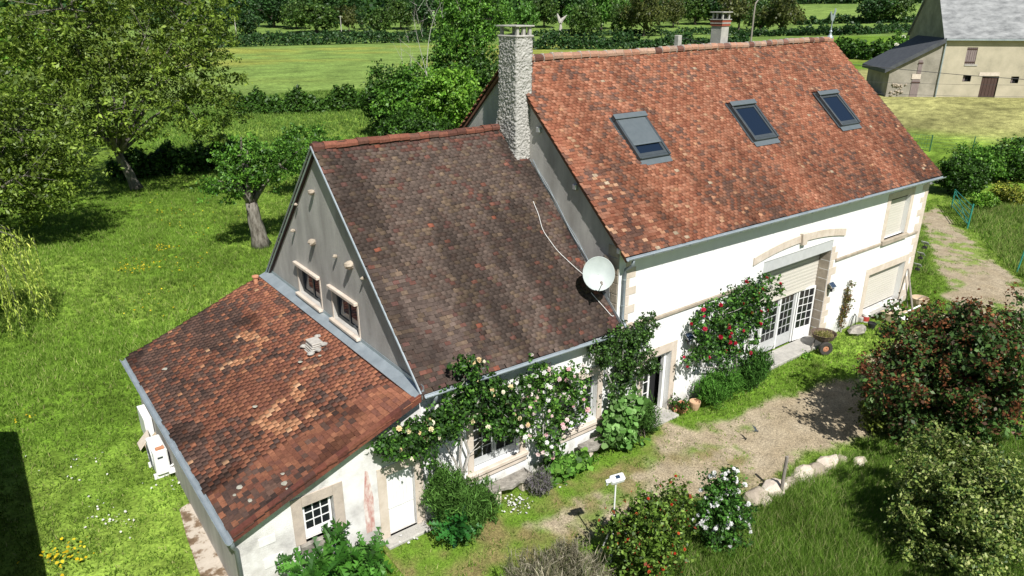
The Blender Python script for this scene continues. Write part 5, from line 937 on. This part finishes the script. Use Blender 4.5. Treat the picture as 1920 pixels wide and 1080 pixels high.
# overhead wires in front of the barn
for py0, py1, r, lb in ((120, 149, .03, 'thick black overhead cable crossing before the barn'), (152, 160, .014, 'upper thin overhead wire crossing before the barn'), (173, 182, .014, 'lower thin overhead wire crossing before the barn')):
    pts = [CAM+ray(px, py0+(py1-py0)*t+6*t*(1-t))*(78-6*t) for t, px in ((0, 1590), (.3, 1690), (.65, 1800), (1.15, 1970), (1.6, 2120))]; o = MB().tube(pts, r, 5).build('overhead_cable', m_black); tag(o, lb, 'cable')
# white cow lying in the far field
b = G(1756, 21); s = depth(b)/FPX; T = thing('cow', 'white cow lying in the far field behind the barn roof', 'cow', b); mb = MB(); mb.tube([b+RT*x*s+np.array([0, 0, z*s]) for x, z in ((-8, 2), (-6, 4), (-2, 4.6), (2, 4.4), (5, 4.6), (7, 6), (9, 5.4))], [1*s, 2.8*s, 3.4*s, 3.2*s, 2.2*s, 1.6*s, .8*s], 8); mb.build('body', m_wpaint, T, smooth=True)
# ------------------------------------------------------------------ satellite dish
dc = np.array([-.62, .28, 6.16]); dn_ = nrm(CAM-dc+np.array([3.0, -2.0, 1.5])); dx_ = nrm(np.cross((0, 0, 1), dn_)); dz_ = np.cross(dn_, dx_)
T = thing('satellite_dish', 'round pale satellite dish on a bracket above the brown tiled roof', 'dish', (0, .45, 5.6))
n_ = 28; prof = [(0, -.13), (.15, -.12), (.3, -.085), (.42, -.04), (.5, 0), (.515, .012), (.515, -.006), (.5, -.02), (.42, -.06), (.3, -.105), (.15, -.14), (0.01, -.15)]
MB().lathe([(max(r, .004), z) for r, z in prof], n_, dc, (dx_, dz_*1.07, dn_)).build('reflector', m_dishm, T, smooth=True)
arm0 = dc-dz_*.52-dn_*.02; lnb = dc+dn_*.52-dz_*.33; MB().tube([arm0-dn_*.1, arm0+dn_*.05, lnb-dz_*.04], .016, 6).build('feed_arm', m_steel, T); MB().lathe([(.03, -.08), (.035, 0), (.045, .05), (.02, .06)], 10, lnb, (dx_, dz_, nrm(dc-lnb))).build('receiver', m_wood, T)
MB().tube([dc-dn_*.14, dc-dn_*.28-dz_*.1, (-.35, .5, 5.85), (-.02, .5, 5.8)], .028, 7).tube([(-.4, .48, 5.86), (-.38, .5, 5.45), (-.02, .52, 5.3)], .022, 6).build('bracket', m_black, T); MB().box((-.03, .36, 5.2), (.0, .64, 5.95)).build('wall_plate', m_steel, T)
z_ = lambda x, y: 4.35+(y+.29)*.972+.05-.0*x
for k, (lb, pts) in enumerate((('white cable looping down the brown roof to the dish', [(-.82, 3.44), (-.95, 2.9), (-1.12, 2.45), (-.95, 1.95), (-.7, 1.5), (-.35, 1.1)]), ('double white cable hanging below the satellite dish', [(-.55, .75), (-.4, .45), (-.32, .2), (-.22, -.02), (-.12, .0)]))):
    pts = np.array(pts); tq = np.linspace(0, len(pts)-1, 28); pts = [sum(np.exp(-((t-k)/.8)**2)*pts[k] for k in range(len(pts)))/sum(np.exp(-((t-k)/.8)**2) for k in range(len(pts))) for t in tq]
    o = MB().tube([(x+.012*math.sin(y*9), y, z_(x, y)) for x, y in pts], .0095, 5).build('roof_cable', m_cable); tag(o, lb, 'cable')
# weathercock at the ridge end
w0 = np.array([21.0, 6.26, 12.55]); T = thing('weathercock', 'pale metal weathercock on the ridge end of the orange roof', 'weathervane', w0)
MB().lathe([(.16, 0), (.17, .08), (.07, .2), (.05, .32), (.09, .36), (.04, .42), (.025, .7)], 10, w0).build('finial', m_zinc, T)
ck = [(-.22, .95), (-.3, 1.15), (-.38, 1.3), (-.26, 1.34), (-.14, 1.2), (0, 1.12), (.1, 1.3), (.12, 1.42), (.18, 1.5), (.24, 1.44), (.22, 1.38), (.3, 1.36), (.22, 1.3), (.2, 1.1), (.12, .92), (.04, .86), (.03, .66), (-.03, .66), (-.04, .86)]
MB().poly([w0+np.array([1., 0, 0])*x*.8+np.array([0, -.02, z-.02]) for x, z in ck], (0, .04, 0)).build('cockerel', m_zinc, T)
# ------------------------------------------------------------------ heat pump and boards by the lean-to wall
T = thing('heat_pump', 'white outdoor heat pump unit standing on the lawn by the lean-to', 'heat pump', (-13.0, 7.45, 0)); hx0, hx1, hy0, hy1, hz = -13.22, -12.80, 6.9, 8.0, 1.02
MB().box((hx0, hy0, .16), (hx1, hy1, hz)).build('casing', m_wpaint, T, bevel=.03)
MB().lathe([(.41, 0), (.41, .03), (.37, .035), (.33, .01)], 24, (hx0-.001, 7.55, .6), ((0, 1, 0), (0, 0, 1), (-1, 0, 0))).build('fan_grille', m_gpaint, T)
for k in range(6): MB().tube([(hx0-.035, 7.55-.38*math.cos(k*math.pi/6), .6-.38*math.sin(k*math.pi/6)), (hx0-.035, 7.55+.38*math.cos(k*math.pi/6), .6+.38*math.sin(k*math.pi/6))], .006, 4).build('grille_bar', m_anth, T)
for y in (7.05, 7.85): MB().box((hx0-.08, y-.05, .0), (hx1+.12, y+.05, .16)).build('foot_rail', m_wpaint, T)
MB().box((hx0+.1, hy0-.012, .75), (hx0+.26, hy0, .82)).build('badge', m_anth, T); MB().box((hx0+.06, hy0-.01, .25), (hx1-.05, hy0-.0005, .95)).build('service_panel', m_wpaint, T, bevel=.01)
MB().box((hx1-.1, hy0-.2, .2), (hx1+.1, hy0-.02, .34)).build('pipe_cover', m_wpaint, T, bevel=.02); MB().tube([(hx1+.0, hy0-.05, .4), (hx1+.15, hy0-.1, .5), (hx1+.3, hy0, .5)], .03, 6).build('refrigerant_pipe', m_wpaint, T)
o = MB().lathe([(.15, 0), (.16, .05), (.13, .06), (.12, .02)], 14, (hx0+.2, 7.25, hz+.001)).build('white_bowl', m_wpaint); tag(o, 'white bowl lying on top of the heat pump', 'bowl')
o = MB().box((hx0+.1, 6.96, hz+.002), (hx0+.36, 7.08, hz+.08)).build('clay_brick', m_terra, bevel=.01); tag(o, 'red clay brick weighing down the heat pump top', 'brick')
for pts, th, mt, nm, lb, ct in (([(-13.2, 8.1, .4), (-12.85, 8.05, .75), (-12.8, 8.7, .75), (-13.2, 8.75, .35)], (.0, 0, -.05), m_card, 'board', 'beige board leaning behind the heat pump', 'board'), ([(-13.35, 8.75, .2), (-13.0, 8.75, .6), (-12.95, 9.3, .6), (-13.35, 9.3, .2)], (0, 0, -.04), m_beige, 'board', 'pale plank board leaning beyond the beige one', 'board'), ([(-13.0, 9.35, 0), (-12.75, 9.35, 0), (-12.75, 10.5, 0), (-13.0, 10.5, 0)], (0, 0, .95), m_wpaint, 'tall_cabinet', 'white cabinet against the shaded lean-to wall', 'cabinet')):
    o = MB().poly(pts, th).build(nm, mt, bevel=.01); tag(o, lb, ct)
MB().box((-13.15, 8.1, 0), (-12.7, 8.7, .33)).build('clay_tile_stack', m_terra, bevel=.01); tag(bpy.data.objects['clay_tile_stack'], 'stack of red clay tiles behind the heat pump', 'tile stack')
# ------------------------------------------------------------------ stone benches
for x0, x1, y, lb in ((-5.5, -3.95, -.42, 'stone slab bench under the cottage window next to the lean-to'), (-1.75, .1, -.46, 'long stone slab bench under the cottage window beside the mallow')):
    T = thing('stone_bench', lb, 'bench', ((x0+x1)/2, y, 0)); b = MB(); n_ = 9; rs = [rng.normal(0, .022, 2) for _ in range(n_+1)]; z0, z1 = .40, .53
    for zz in (z0, z1):
        for k in range(n_+1): b.v += [(x0+(x1-x0)*k/n_, y-.24+rs[k][0]*1.6, zz+rs[k][1]*.5), (x0+(x1-x0)*k/n_, y+.24, zz+rs[k][1]*.5)]
    m_ = 2*(n_+1); b.f = [(2*k, 2*k+1, 2*k+3, 2*k+2) for k in range(n_)]+[(m_+2*k, m_+2*k+2, m_+2*k+3, m_+2*k+1) for k in range(n_)]+[(2*k, 2*k+2, m_+2*k+2, m_+2*k) for k in range(n_)]+[(2*k+1, m_+2*k+1, m_+2*k+3, 2*k+3) for k in range(n_)]+[(0, m_, m_+1, 1), (2*n_, 2*n_+1, m_+2*n_+1, m_+2*n_)]
    b.build('slab', m_stone, T, bevel=.02)
    for x in (x0+.25, x1-.25): MB().box((x-.13, y-.17, 0), (x+.13, y+.2, .395)).build('support', m_beige, T, bevel=.03)
# ------------------------------------------------------------------ solar wall lamps
def solar_lamp(label, px, py, y, rz=0.):
    p = Fy(px, py, y); T = thing('solar_lamp', label, 'lamp', p, rz, group='solar wall lamps')
    A3 = (np.array([1., 0, 0]), nrm(np.array([0, .75, .66])), nrm(np.array([0, -.66, .75])))
    pn = MB().box((-.17, -.14, .06), (.17, .14, .085), A3, (0, 0, 0)).build('panel_frame', m_steel, T, True)
    for i in range(4): MB().box((-.155+i*.08, -.125, .0855), (-.155+i*.08+.072, .125, .088), A3, (0, 0, 0)).build('solar_cell', m_solar, pn, True)
    MB().box((-.11, -.12, -.24), (.11, -.02, -.10)).build('lamp_head', m_black, T, True, bevel=.02); MB().box((-.09, -.128, -.225), (.09, -.121, -.115)).build('lens', m_gpaint, T, True); MB().tube([(0, -.05, -.1), (0, .02, 0), (0, .0, .05)], .018, 6).tube([(0, -.02, -.15), (0, -y, -.16)], .02, 6).build('arm', m_black, T, True); return T
solar_lamp('solar lamp on the wall above the entrance door near the crimson rose', 1291, 632, -.14); solar_lamp('solar lamp on the wall right of the carriage doorway', 1559, 536, -.14)
for k_, ((px, py), lb) in enumerate(zip(((1734, 458), (1726, 478), (1720, 499)), ('topmost solar lamp of the three on the house corner', 'middle solar lamp of the three on the house corner', 'lowest rounded solar lamp on the house corner'))):
    T = solar_lamp(lb, px, py, -.12, .5); q_ = Fx(px, py, XR+.13); T.matrix_basis = Matrix.Translation(Vector(q_)) @ Matrix.Rotation(math.pi/2, 4, 'Z')
# ------------------------------------------------------------------ pots, barrow, boxes along the wall
p = G(1277, 772); T = thing('terracotta_planter', 'square terracotta planter by the entrance door step', 'pot', p); b = MB(); b.add([p+np.array(q) for q in ((-.15, -.15, 0), (.15, -.15, 0), (.15, .15, 0), (-.15, .15, 0), (-.2, -.2, .34), (.2, -.2, .34), (.2, .2, .34), (-.2, .2, .34), (-.16, -.16, .34), (.16, -.16, .34), (.16, .16, .34), (-.16, .16, .34), (-.15, -.15, .24), (.15, -.15, .24), (.15, .15, .24), (-.15, .15, .24))], [(3, 2, 1, 0), (0, 1, 5, 4), (1, 2, 6, 5), (2, 3, 7, 6), (3, 0, 4, 7), (4, 5, 9, 8), (5, 6, 10, 9), (6, 7, 11, 10), (7, 4, 8, 11), (8, 9, 13, 12), (9, 10, 14, 13), (10, 11, 15, 14), (11, 8, 12, 15), (12, 13, 14, 15)]); b.build('pot_body', m_terra, T)
POT = [(.13, 0), (.17, .12), (.2, .26), (.2, .3), (.175, .3), (.16, .24), (.01, .23)]
p = G(1302, 767); o = MB().lathe([(r*1.05, z*1.15) for r, z in POT], 18, p).build('flower_pot', mottled('pale_terracotta', [(.3, (.48, .30, .18)), (.7, (.60, .40, .26))], 6, .9), smooth=False); tag(o, 'round pale terracotta pot beside the square planter', 'pot')
p = G(1265, 772); o = MB().tube([p+np.array([-.1, 0, .1]), p+np.array([.12, -.1, .12])], [.1, .08], 12).build('flower_pot', m_terra); tag(o, 'small clay pot tipped over beside the door step', 'pot')
p = G(1633, 616); o = MB().lathe([(r*.95, z) for r, z in POT], 16, p).build('plant_pot', m_black); tag(o, 'black plastic pot on the grass below the garage shutter', 'pot')
p = G(1622, 603); T = thing('paint_tin', 'white and red paint tin by the garage window corner', 'tin', p); MB().lathe([(.16, 0), (.16, .4), (.165, .42), (.14, .42), (.14, .38)], 14, p).build('tin_body', m_wpaint, T); MB().lathe([(.163, .06), (.163, .3)], 14, p).build('tin_label', plain('red_label', (.4, .05, .04)), T)
p = G(1605, 625); o = lump(p+np.array([0, 0, .16]), .42, 77, sq=(1.3, .8, .55)).build('stone_block', m_stone); tag(o, 'grey stone block half hidden in weeds by the wall', 'stone')
p = Fy(1600, 600, -.12); o = MB().tube([p+np.array(q) for q in ((-.2, 0, -.5), (-.12, 0, .1), (.05, 0, .3), (.2, 0, .15), (.12, -.05, -.2), (.3, -.1, -.5))], .022, 6).build('garden_hose', m_black); tag(o, 'black hose looped against the white wall', 'hose')
p = G(1540, 655); T = thing('barrow_planter', 'old barrow with rusty basin and rubber wheel planted with straw', 'planter', p)
MB().lathe([(.2, .42), (.42, .56), (.52, .78), (.54, .80), (.51, .80), (.44, .66), (.02, .62)], 20, p).build('basin', mottled('rusty_metal', [(.3, (.07, .05, .04)), (.7, (.17, .12, .09))], 6, .85, .3, 30), T)
wc = p+np.array([-.38, -.38, .30]); wy = nrm(np.array([-.5, -.8, 0])); wx = np.cross((0, 0, 1), wy); MB().lathe([(.15, -.07), (.28, -.08), (.31, 0), (.28, .08), (.15, .07), (.14, 0), (.15, -.07)], 22, wc, (wx, np.array([0, 0, 1.]), wy)).build('wheel', m_rubber, T); MB().lathe([(.145, -.03), (.05, -.05), (.05, .05), (.145, .03)], 14, wc, (wx, np.array([0, 0, 1.]), wy)).build('hub', m_terra, T)
MB().tube([p+np.array([-.1, 0, .5]), wc], .03, 6).tube([p+np.array([.1, .1, .5]), p+np.array([.35, .2, 0])], .025, 6).tube([p+np.array([-.2, .25, .5]), p+np.array([-.55, .15, .12])], .03, 6).build('frame', m_wood, T)
q = rng.normal(0, .17, (900, 3))*np.array([1, 1, .25])+p+np.array([0, 0, .72]); leaves('dry_plants', q, .14, [A(h, 1.5) for h in ('#b5a870', '#9aa055', '#8a8a48', '#c8bb8a')], LEAFM, T, aspect=.15, tdir=np.tile((0, 0, 1.), (900, 1)))
p = G(1679, 601); T = thing('cardboard_box', 'open cardboard box with printed sides under the garage shutter', 'box', p); MB().box((-.42, -.02, 0), (.42, .5, .48)).build('carton', m_card, T, True, bevel=.01)
for a_, b_ in (((-.42, -.32, .49), (.41, -.02, .5)), ((-.72, .0, .49), (-.42, .48, .5))): MB().box(a_, b_).build('flap', m_card, T, True)
for x in (-.34, -.12, .1): MB().box((x, -.024, .12), (x+.14, -.0205, .3)).build('print', m_anth, T, True)
o = MB().box((p[0]-.3, p[1]+.02, .505), (p[0]+.36, p[1]+.44, .66)).build('foam_block', m_wpaint, bevel=.03); tag(o, 'white foam packing block on the cardboard box', 'packing foam'); o = MB().poly([p+np.array(q) for q in ((.1, -.1, .01), (.6, -.35, .01), (.75, -.05, .01), (.35, .0, .35))], (0, .02, .02)).build('paper_sheet', m_wpaint); tag(o, 'crumpled white sheet fallen beside the cardboard box', 'paper')
p = G(1741, 600); b = lump(p+np.array([.15, 0, .1]), .2, 91, sq=(1.3, .9, .7)); b.poly([p+np.array(q) for q in ((-.75, -.1, .02), (0, -.15, .06), (0, .12, .08), (-.7, .08, .03))], (0, 0, .03)); o = b.build('refuse_bag', m_gpaint); tag(o, 'pale grey refuse bag lying on the grass by the drive', 'bag')
p = G(1722, 573); T = thing('wicker_basket', 'round wicker basket of oddments at the house corner', 'basket', p); MB().lathe([(.28, 0), (.36, .2), (.4, .4), (.42, .44), (.38, .44), (.34, .3), (.02, .1)], 18, p).build('basket_body', m_card, T); MB().tube([p+np.array([-.39*math.cos(t), 0, .42+.0*t]) for t in np.linspace(0, math.pi, 7)], .02, 5).build('rim', m_wood, T)
for px0, px1, py0, py1, lb in ((1712, 1703, 590, 504, 'thick grey wooden post leaning on the house corner'), (1702, 1698, 582, 515, 'thin wooden rod leaning beside the grey post')):
    a_ = G(px0, py0); b_ = Fy(px1, py1, -.08); o = MB().tube([a_, (a_+b_)/2, b_], .045 if px0 == 1712 else .02, 7).build('leaning_post', m_wood); tag(o, lb, 'post')
a_ = G(1695, 592); b_ = G(1724, 578); o = MB().tube([a_+(0, 0, .15), b_+(0, 0, .15)], .04, 7).build('white_pipe', m_wpaint); tag(o, 'white pipe lying on the grass at the house corner', 'pipe')
# ------------------------------------------------------------------ camera pole, stone wall, post, bird
hp = CAM+ray(1155, 898)*18.45; T = thing('camera_pole', 'thin white pole carrying a white garden camera with solar cell', 'camera', (hp[0], hp[1], 0)); MB().tube([(hp[0], hp[1], 0), (hp[0], hp[1], hp[2]-.08)], .022, 7).build('pole', m_wpaint, T)
hx = nrm(np.array([.9, -.35, .12])); hz_ = nrm(np.array([-.1, -.35, .9])); hy = np.cross(hz_, hx); MB().box((-.16, -.11, -.08), (.22, .11, .08), (hx, hy, hz_), hp).build('camera_body', m_wpaint, T, bevel=.03); MB().box((-.03, -.05, .081), (.09, .05, .086), (hx, hy, hz_), hp).build('solar_cell', m_solar, T); MB().tube([hp-hx*.16, hp-hx*.28], [.06, .05], 10).build('lens_hood', m_wpaint, T); MB().tube([hp-hx*.14-hz_*.05, hp-hx*.22-hz_*.16], [.025, .03], 7).build('antenna', m_wpaint, T)
a_ = G(1118, 1052); o = MB().tube([a_, CAM+ray(1149, 983)*18.9], .02, 6).build('leaning_stick', m_cable); tag(o, 'white stick leaning against the foot of the camera pole', 'stick')
T = thing('stone_wall', 'low broken dry stone wall at the edge of the drive', 'wall', G(1490, 905)); W_ = [(1418, 938, .36), (1448, 924, .40), (1482, 912, .30), (1503, 897, .36), (1528, 888, .33), (1550, 876, .36), (1572, 868, .26), (1435, 945, .22), (1515, 905, .24), (1610, 872, .24), (1540, 892, .2)]
for i, (px, py, r) in enumerate(W_): p = G(px, py); lump(p+np.array([0, 0, r*.38]), r, 100+i, sq=(1.45, .9, .68)).build('boulder', m_beige if i % 2 else m_jamb, T, bevel=.02)
p = G(1463, 932); q = CAM+ray(1470, 866)*(np.linalg.norm(p-CAM)/np.linalg.norm(ray(1463, 932))*.965); o = MB().tube([p, (p[0]+.02, p[1], q[2])], [.06, .05], 8).build('wooden_post', m_wood); tag(o, 'grey wooden stake standing in the broken stone wall', 'post')
p = G(1417, 808)+nrm(CAM-G(1417, 808))*1.2; T = thing('bird', 'dark swallow flying low over the gravel drive', 'bird', p); bd = nrm(np.array([.8, -.5, 0])); bs = np.cross((0, 0, 1), bd); b = MB(); b.tube([p-bd*.09, p-bd*.05, p, p+bd*.06, p+bd*.1], [.008, .022, .03, .024, .006], 7)
for sg in (-1, 1): b.poly([p+bd*.05, p+bs*sg*.12+bd*.05+(0, 0, .06), p+bs*sg*.24-bd*.05+(0, 0, .1), p+bs*sg*.1-bd*.02+(0, 0, .04), p-bd*.02], (0, 0, .006)); b.poly([p-bd*.07, p-bd*.18+bs*sg*.05, p-bd*.09+bs*sg*.02], (0, 0, .005))
b.build('body', m_anth, T)
# ------------------------------------------------------------------ fences and gate
for k, (px, py, pt) in enumerate(((1742, 288, 254), (1822, 287, 257), (1904, 289, 258), (1990, 292, 260))):
    p = G(px, py); h = (py-pt)*depth(p)/FPX*1.02; o = MB().tube([p, p+(0, 0, h)], .05, 6).build('fence_post', m_green); tag(o, 'thick green corner post of the wire fence' if k == 0 else 'green metal post of the wire fence before the mown yard', 'fence post', None if k == 0 else 'posts of the wire fence')
fp = [G(px, py) for px, py in ((1742, 288), (1822, 287), (1904, 289), (1990, 292))]; T = thing('wire_fence', 'green wire mesh strung between the posts before the mown yard', 'fence', fp[0])
for z in (.15, .45, .75, 1.05, 1.35, 1.6): MB().tube([q+(0, 0, z) for q in fp], .008, 3).build('wire', m_green, T)
gp = [G(1742, 287), G(1700, 283)]; T = thing('mesh_fence', 'green welded mesh panel beside the fence corner post', 'fence', gp[0])
for z in (.1, .5, .9, 1.3, 1.7): MB().tube([q+(0, 0, z) for q in gp], .015, 4).build('rail', m_green, T)
for t in np.linspace(.05, 1, 9): q = gp[0]*(1-t)+gp[1]*t; MB().tube([q+(0, 0, .1), q+(0, 0, 1.7)], .01, 4).build('bar', m_green, T)
ga, gb = G(1813, 430), G(1783, 392); T = thing('field_gate', 'teal tubular gate standing open beside the gravel drive', 'gate', ga); MB().tube([ga, ga+(.1, 0, 1.75)], .06, 8).build('gate_post', m_teal, T); MB().tube([gb, gb+(0, 0, 1.5)], .05, 8).build('gate_post', m_teal, T)
for z in (.3, .62, .95, 1.28, 1.6): MB().tube([ga+(.02, 0, z), gb+(0, 0, z*.92)], .03, 6).build('gate_bar', m_teal, T)
MB().tube([ga+(.02, 0, .3), gb+(0, 0, 1.45)], .025, 6).build('brace', m_teal, T); p = G(1906, 512); o = MB().tube([p, CAM+ray(1921, 470)*(depth(p)*.99)], .045, 7).build('leaning_pole', m_teal); tag(o, 'teal metal pole leaning out of the grass beside the drive', 'pole')
# ------------------------------------------------------------------ outbuilding whose shadow lies on the lawn
T = thing('outbuilding', 'stone outbuilding across the lawn from the lean-to, casting a straight shadow', 'building', (-20.5, 2, 0)); MB().box((-23.2, -7, 0), (-17.85, 9.6, 3.95)).build('wall', m_bold, T)
for a_ in ((-17.57, 3.98), (-23.5, 3.98)): MB().poly([(a_[0], -7.3, a_[1]), (a_[0], 9.8, a_[1]), (-20.5, 9.8, 6.3), (-20.5, -7.3, 6.3)], (0, 0, .1)).build('roof', m_verge, T)
# ------------------------------------------------------------------ grass blades
def grass(name, label, n, area, hgt, wid, pal, keep, seed, wts=None, per=5, lean=.45):
    r_ = np.random.default_rng(seed); x0, x1, y0, y1 = area; x = r_.uniform(x0, x1, n); y = r_.uniform(y0, y1, n); k = keep(x, y); p = np.stack([x, y, terrain(x, y)], -1)
    d = p-CAM; z = d@FWD; u = d@RT/z*FPX; v = d@UP/z*FPX; k &= (z > 0) & (abs(u) < 1130) & (abs(v) < 720); p = p[k]; m = len(p); tint = .40+.62*fbm(p[:, 0]*.8, p[:, 1]*.8, seed)+.62*fbm(p[:, 0]*.16, p[:, 1]*.16, seed+7)+r_.normal(0, .1, m); hs = .55+.9*fbm(p[:, 0]*.5, p[:, 1]*.5, seed+3)
    p = np.repeat(p, per, 0); tint = np.repeat(tint, per); hs = np.repeat(hs, per); m = len(p); p[:, :2] += r_.normal(0, .06, (m, 2)); a = r_.random(m)*6.283; side = np.stack([np.cos(a), np.sin(a), 0*a], -1); ln = np.stack([r_.normal(0, lean, m), r_.normal(0, lean, m)-.05, np.ones(m)], -1); h = (hgt*hs*(.6+.8*r_.random(m))*(.5+.5*sstep((p[:, 1]-9)/9) if name == 'lawn_grass' else 1.))[:, None]
    V = np.stack([p-side*wid*.5, p+side*wid*.5, p+ln*h], 1).reshape(-1, 3); pal = np.array(pal); w = np.ones(len(pal)) if wts is None else np.array(wts, float); c = pal[r_.choice(len(pal), m, p=w/w.sum())]*tint[:, None]
    o = fast_mesh(name, V, np.arange(3*m).reshape(m, 3), np.repeat(np.clip(c, .006, .7), 3, 0), LEAFM); tag(o, label, None, None, 'stuff'); return o
house = lambda x, y: ((x > -12.7) & (x < 21.2) & (y > -.05) & (y < 12.3)) | ((x < -12.3) & (x > -13.25-.04*(5-y)+.25*(vn(y*2.3, x*0, 5)-.5)) & (y < 4.9) & (y > -1)) | ((x < -17.8) & (y < 9.7))
GP = [A(h, 1.4) for h in ('#7b9e3c', '#90b04c', '#688a32', '#a2ba60', '#b8ba7a')]
grass('lawn_grass', 'short green lawn grass round the house', 105000, (-22, 16, 0, 62), .19, .036, GP, lambda x, y: ~house(x, y) & (rng.random(len(x)) < np.clip(1.25-y/60, .3, 1)), 3, (3, 2.5, 2.5, 1.2, .5))
front = lambda x, y: ~house(x, y) & (gravel_d(x, y) < .05+.25*(rng.random(len(x))-.5)) & ((worn_d(x, y) < .2) | (rng.random(len(x)) < .28))
grass('verge_grass', 'green verge grass along the facade and drive', 52000, (-12, 46, -8, 9), .12, .03, GP, front, 4, (3, 2.5, 2.5, 1, .8))
grass('tall_grass', 'tall unmown grass between the bushes and the stone wall', 42000, (-5, 12, -14, -5.2), .32, .024, [A(h, 1.15) for h in ('#6f9436', '#82a446', '#5c8030', '#9cb064', '#b8b480')], lambda x, y: (gravel_d(x, y) < -.5) & (worn_d(x, y) < -.2), 5, (3, 2.5, 2.5, 1.2, .6), 6)
grass('roadside_grass', 'long wild grass beside the drive and teal gate', 14000, (25, 52, -8, 7), .38, .04, [A(h, 1.2) for h in ('#6f9436', '#82a446', '#5c8030', '#9cb064', '#a8ac6c')], lambda x, y: (gravel_d(x, y) < -.6) & (y < 12-.28*(x-25)) & (x > 26), 15, None, 6)
grass('meadow_grass', 'rougher grass in the paddock beyond the garden', 26000, (0, 60, 45, 115), .34, .12, [A(h, 1.4) for h in ('#779a42', '#8aac50', '#668a3a', '#9cb660')], lambda x, y: (x < 60), 6, None, 4)
grass('drive_weeds', 'low weeds creeping over the gravel drive', 9000, (-6, 40, -8, 8), .06, .04, GP, lambda x, y: (gravel_d(x, y) > 0) & (fbm(x*.55, y*.55, 31) > .49) & ~house(x, y), 7)
def flowers(name, label, pts, r, col):
    n = len(pts); P = np.array(pts); o = leaves(name, P, r, col, PETAL, None, upb=3., aspect=1.); tag(o, label, None, None, 'stuff')
pt = []
for px, py, n, sx, sy in ((275, 500, 60, 45, 12), (305, 470, 40, 25, 6), (250, 510, 40, 30, 6), (120, 1050, 60, 50, 24), (300, 400, 40, 60, 20), (400, 430, 30, 50, 30), (270, 580, 20, 60, 30), (350, 500, 25, 60, 30), (50, 790, 10, 30, 20)):
    for _ in range(n): q = G(px+rng.normal(0, sx*.6), py+rng.normal(0, sy*.6)); pt.append(q+np.array([0, 0, rng.uniform(.15, .32)])) if not house(q[0], q[1]) else None
flowers('buttercups', 'yellow buttercups scattered through the lawn', pt, .075, [A('#e8c81e', 1.3), A('#f0d838', 1.3)])
pt = []
for px, py, n, sx, sy in ((210, 970, 34, 45, 28), (150, 880, 18, 60, 30), (970, 950, 60, 22, 14), (300, 900, 20, 40, 30), (1000, 915, 15, 60, 20), (790, 1010, 15, 60, 30)):
    for _ in range(n): q = G(px+rng.normal(0, sx*.6), py+rng.normal(0, sy*.6)); pt.append(q+np.array([0, 0, rng.uniform(.05, .14)])) if not house(q[0], q[1]) else None
flowers('daisies', 'white daisies and fallen petals in the grass', pt, .06, [A('#f2f0ea', 1.2)])
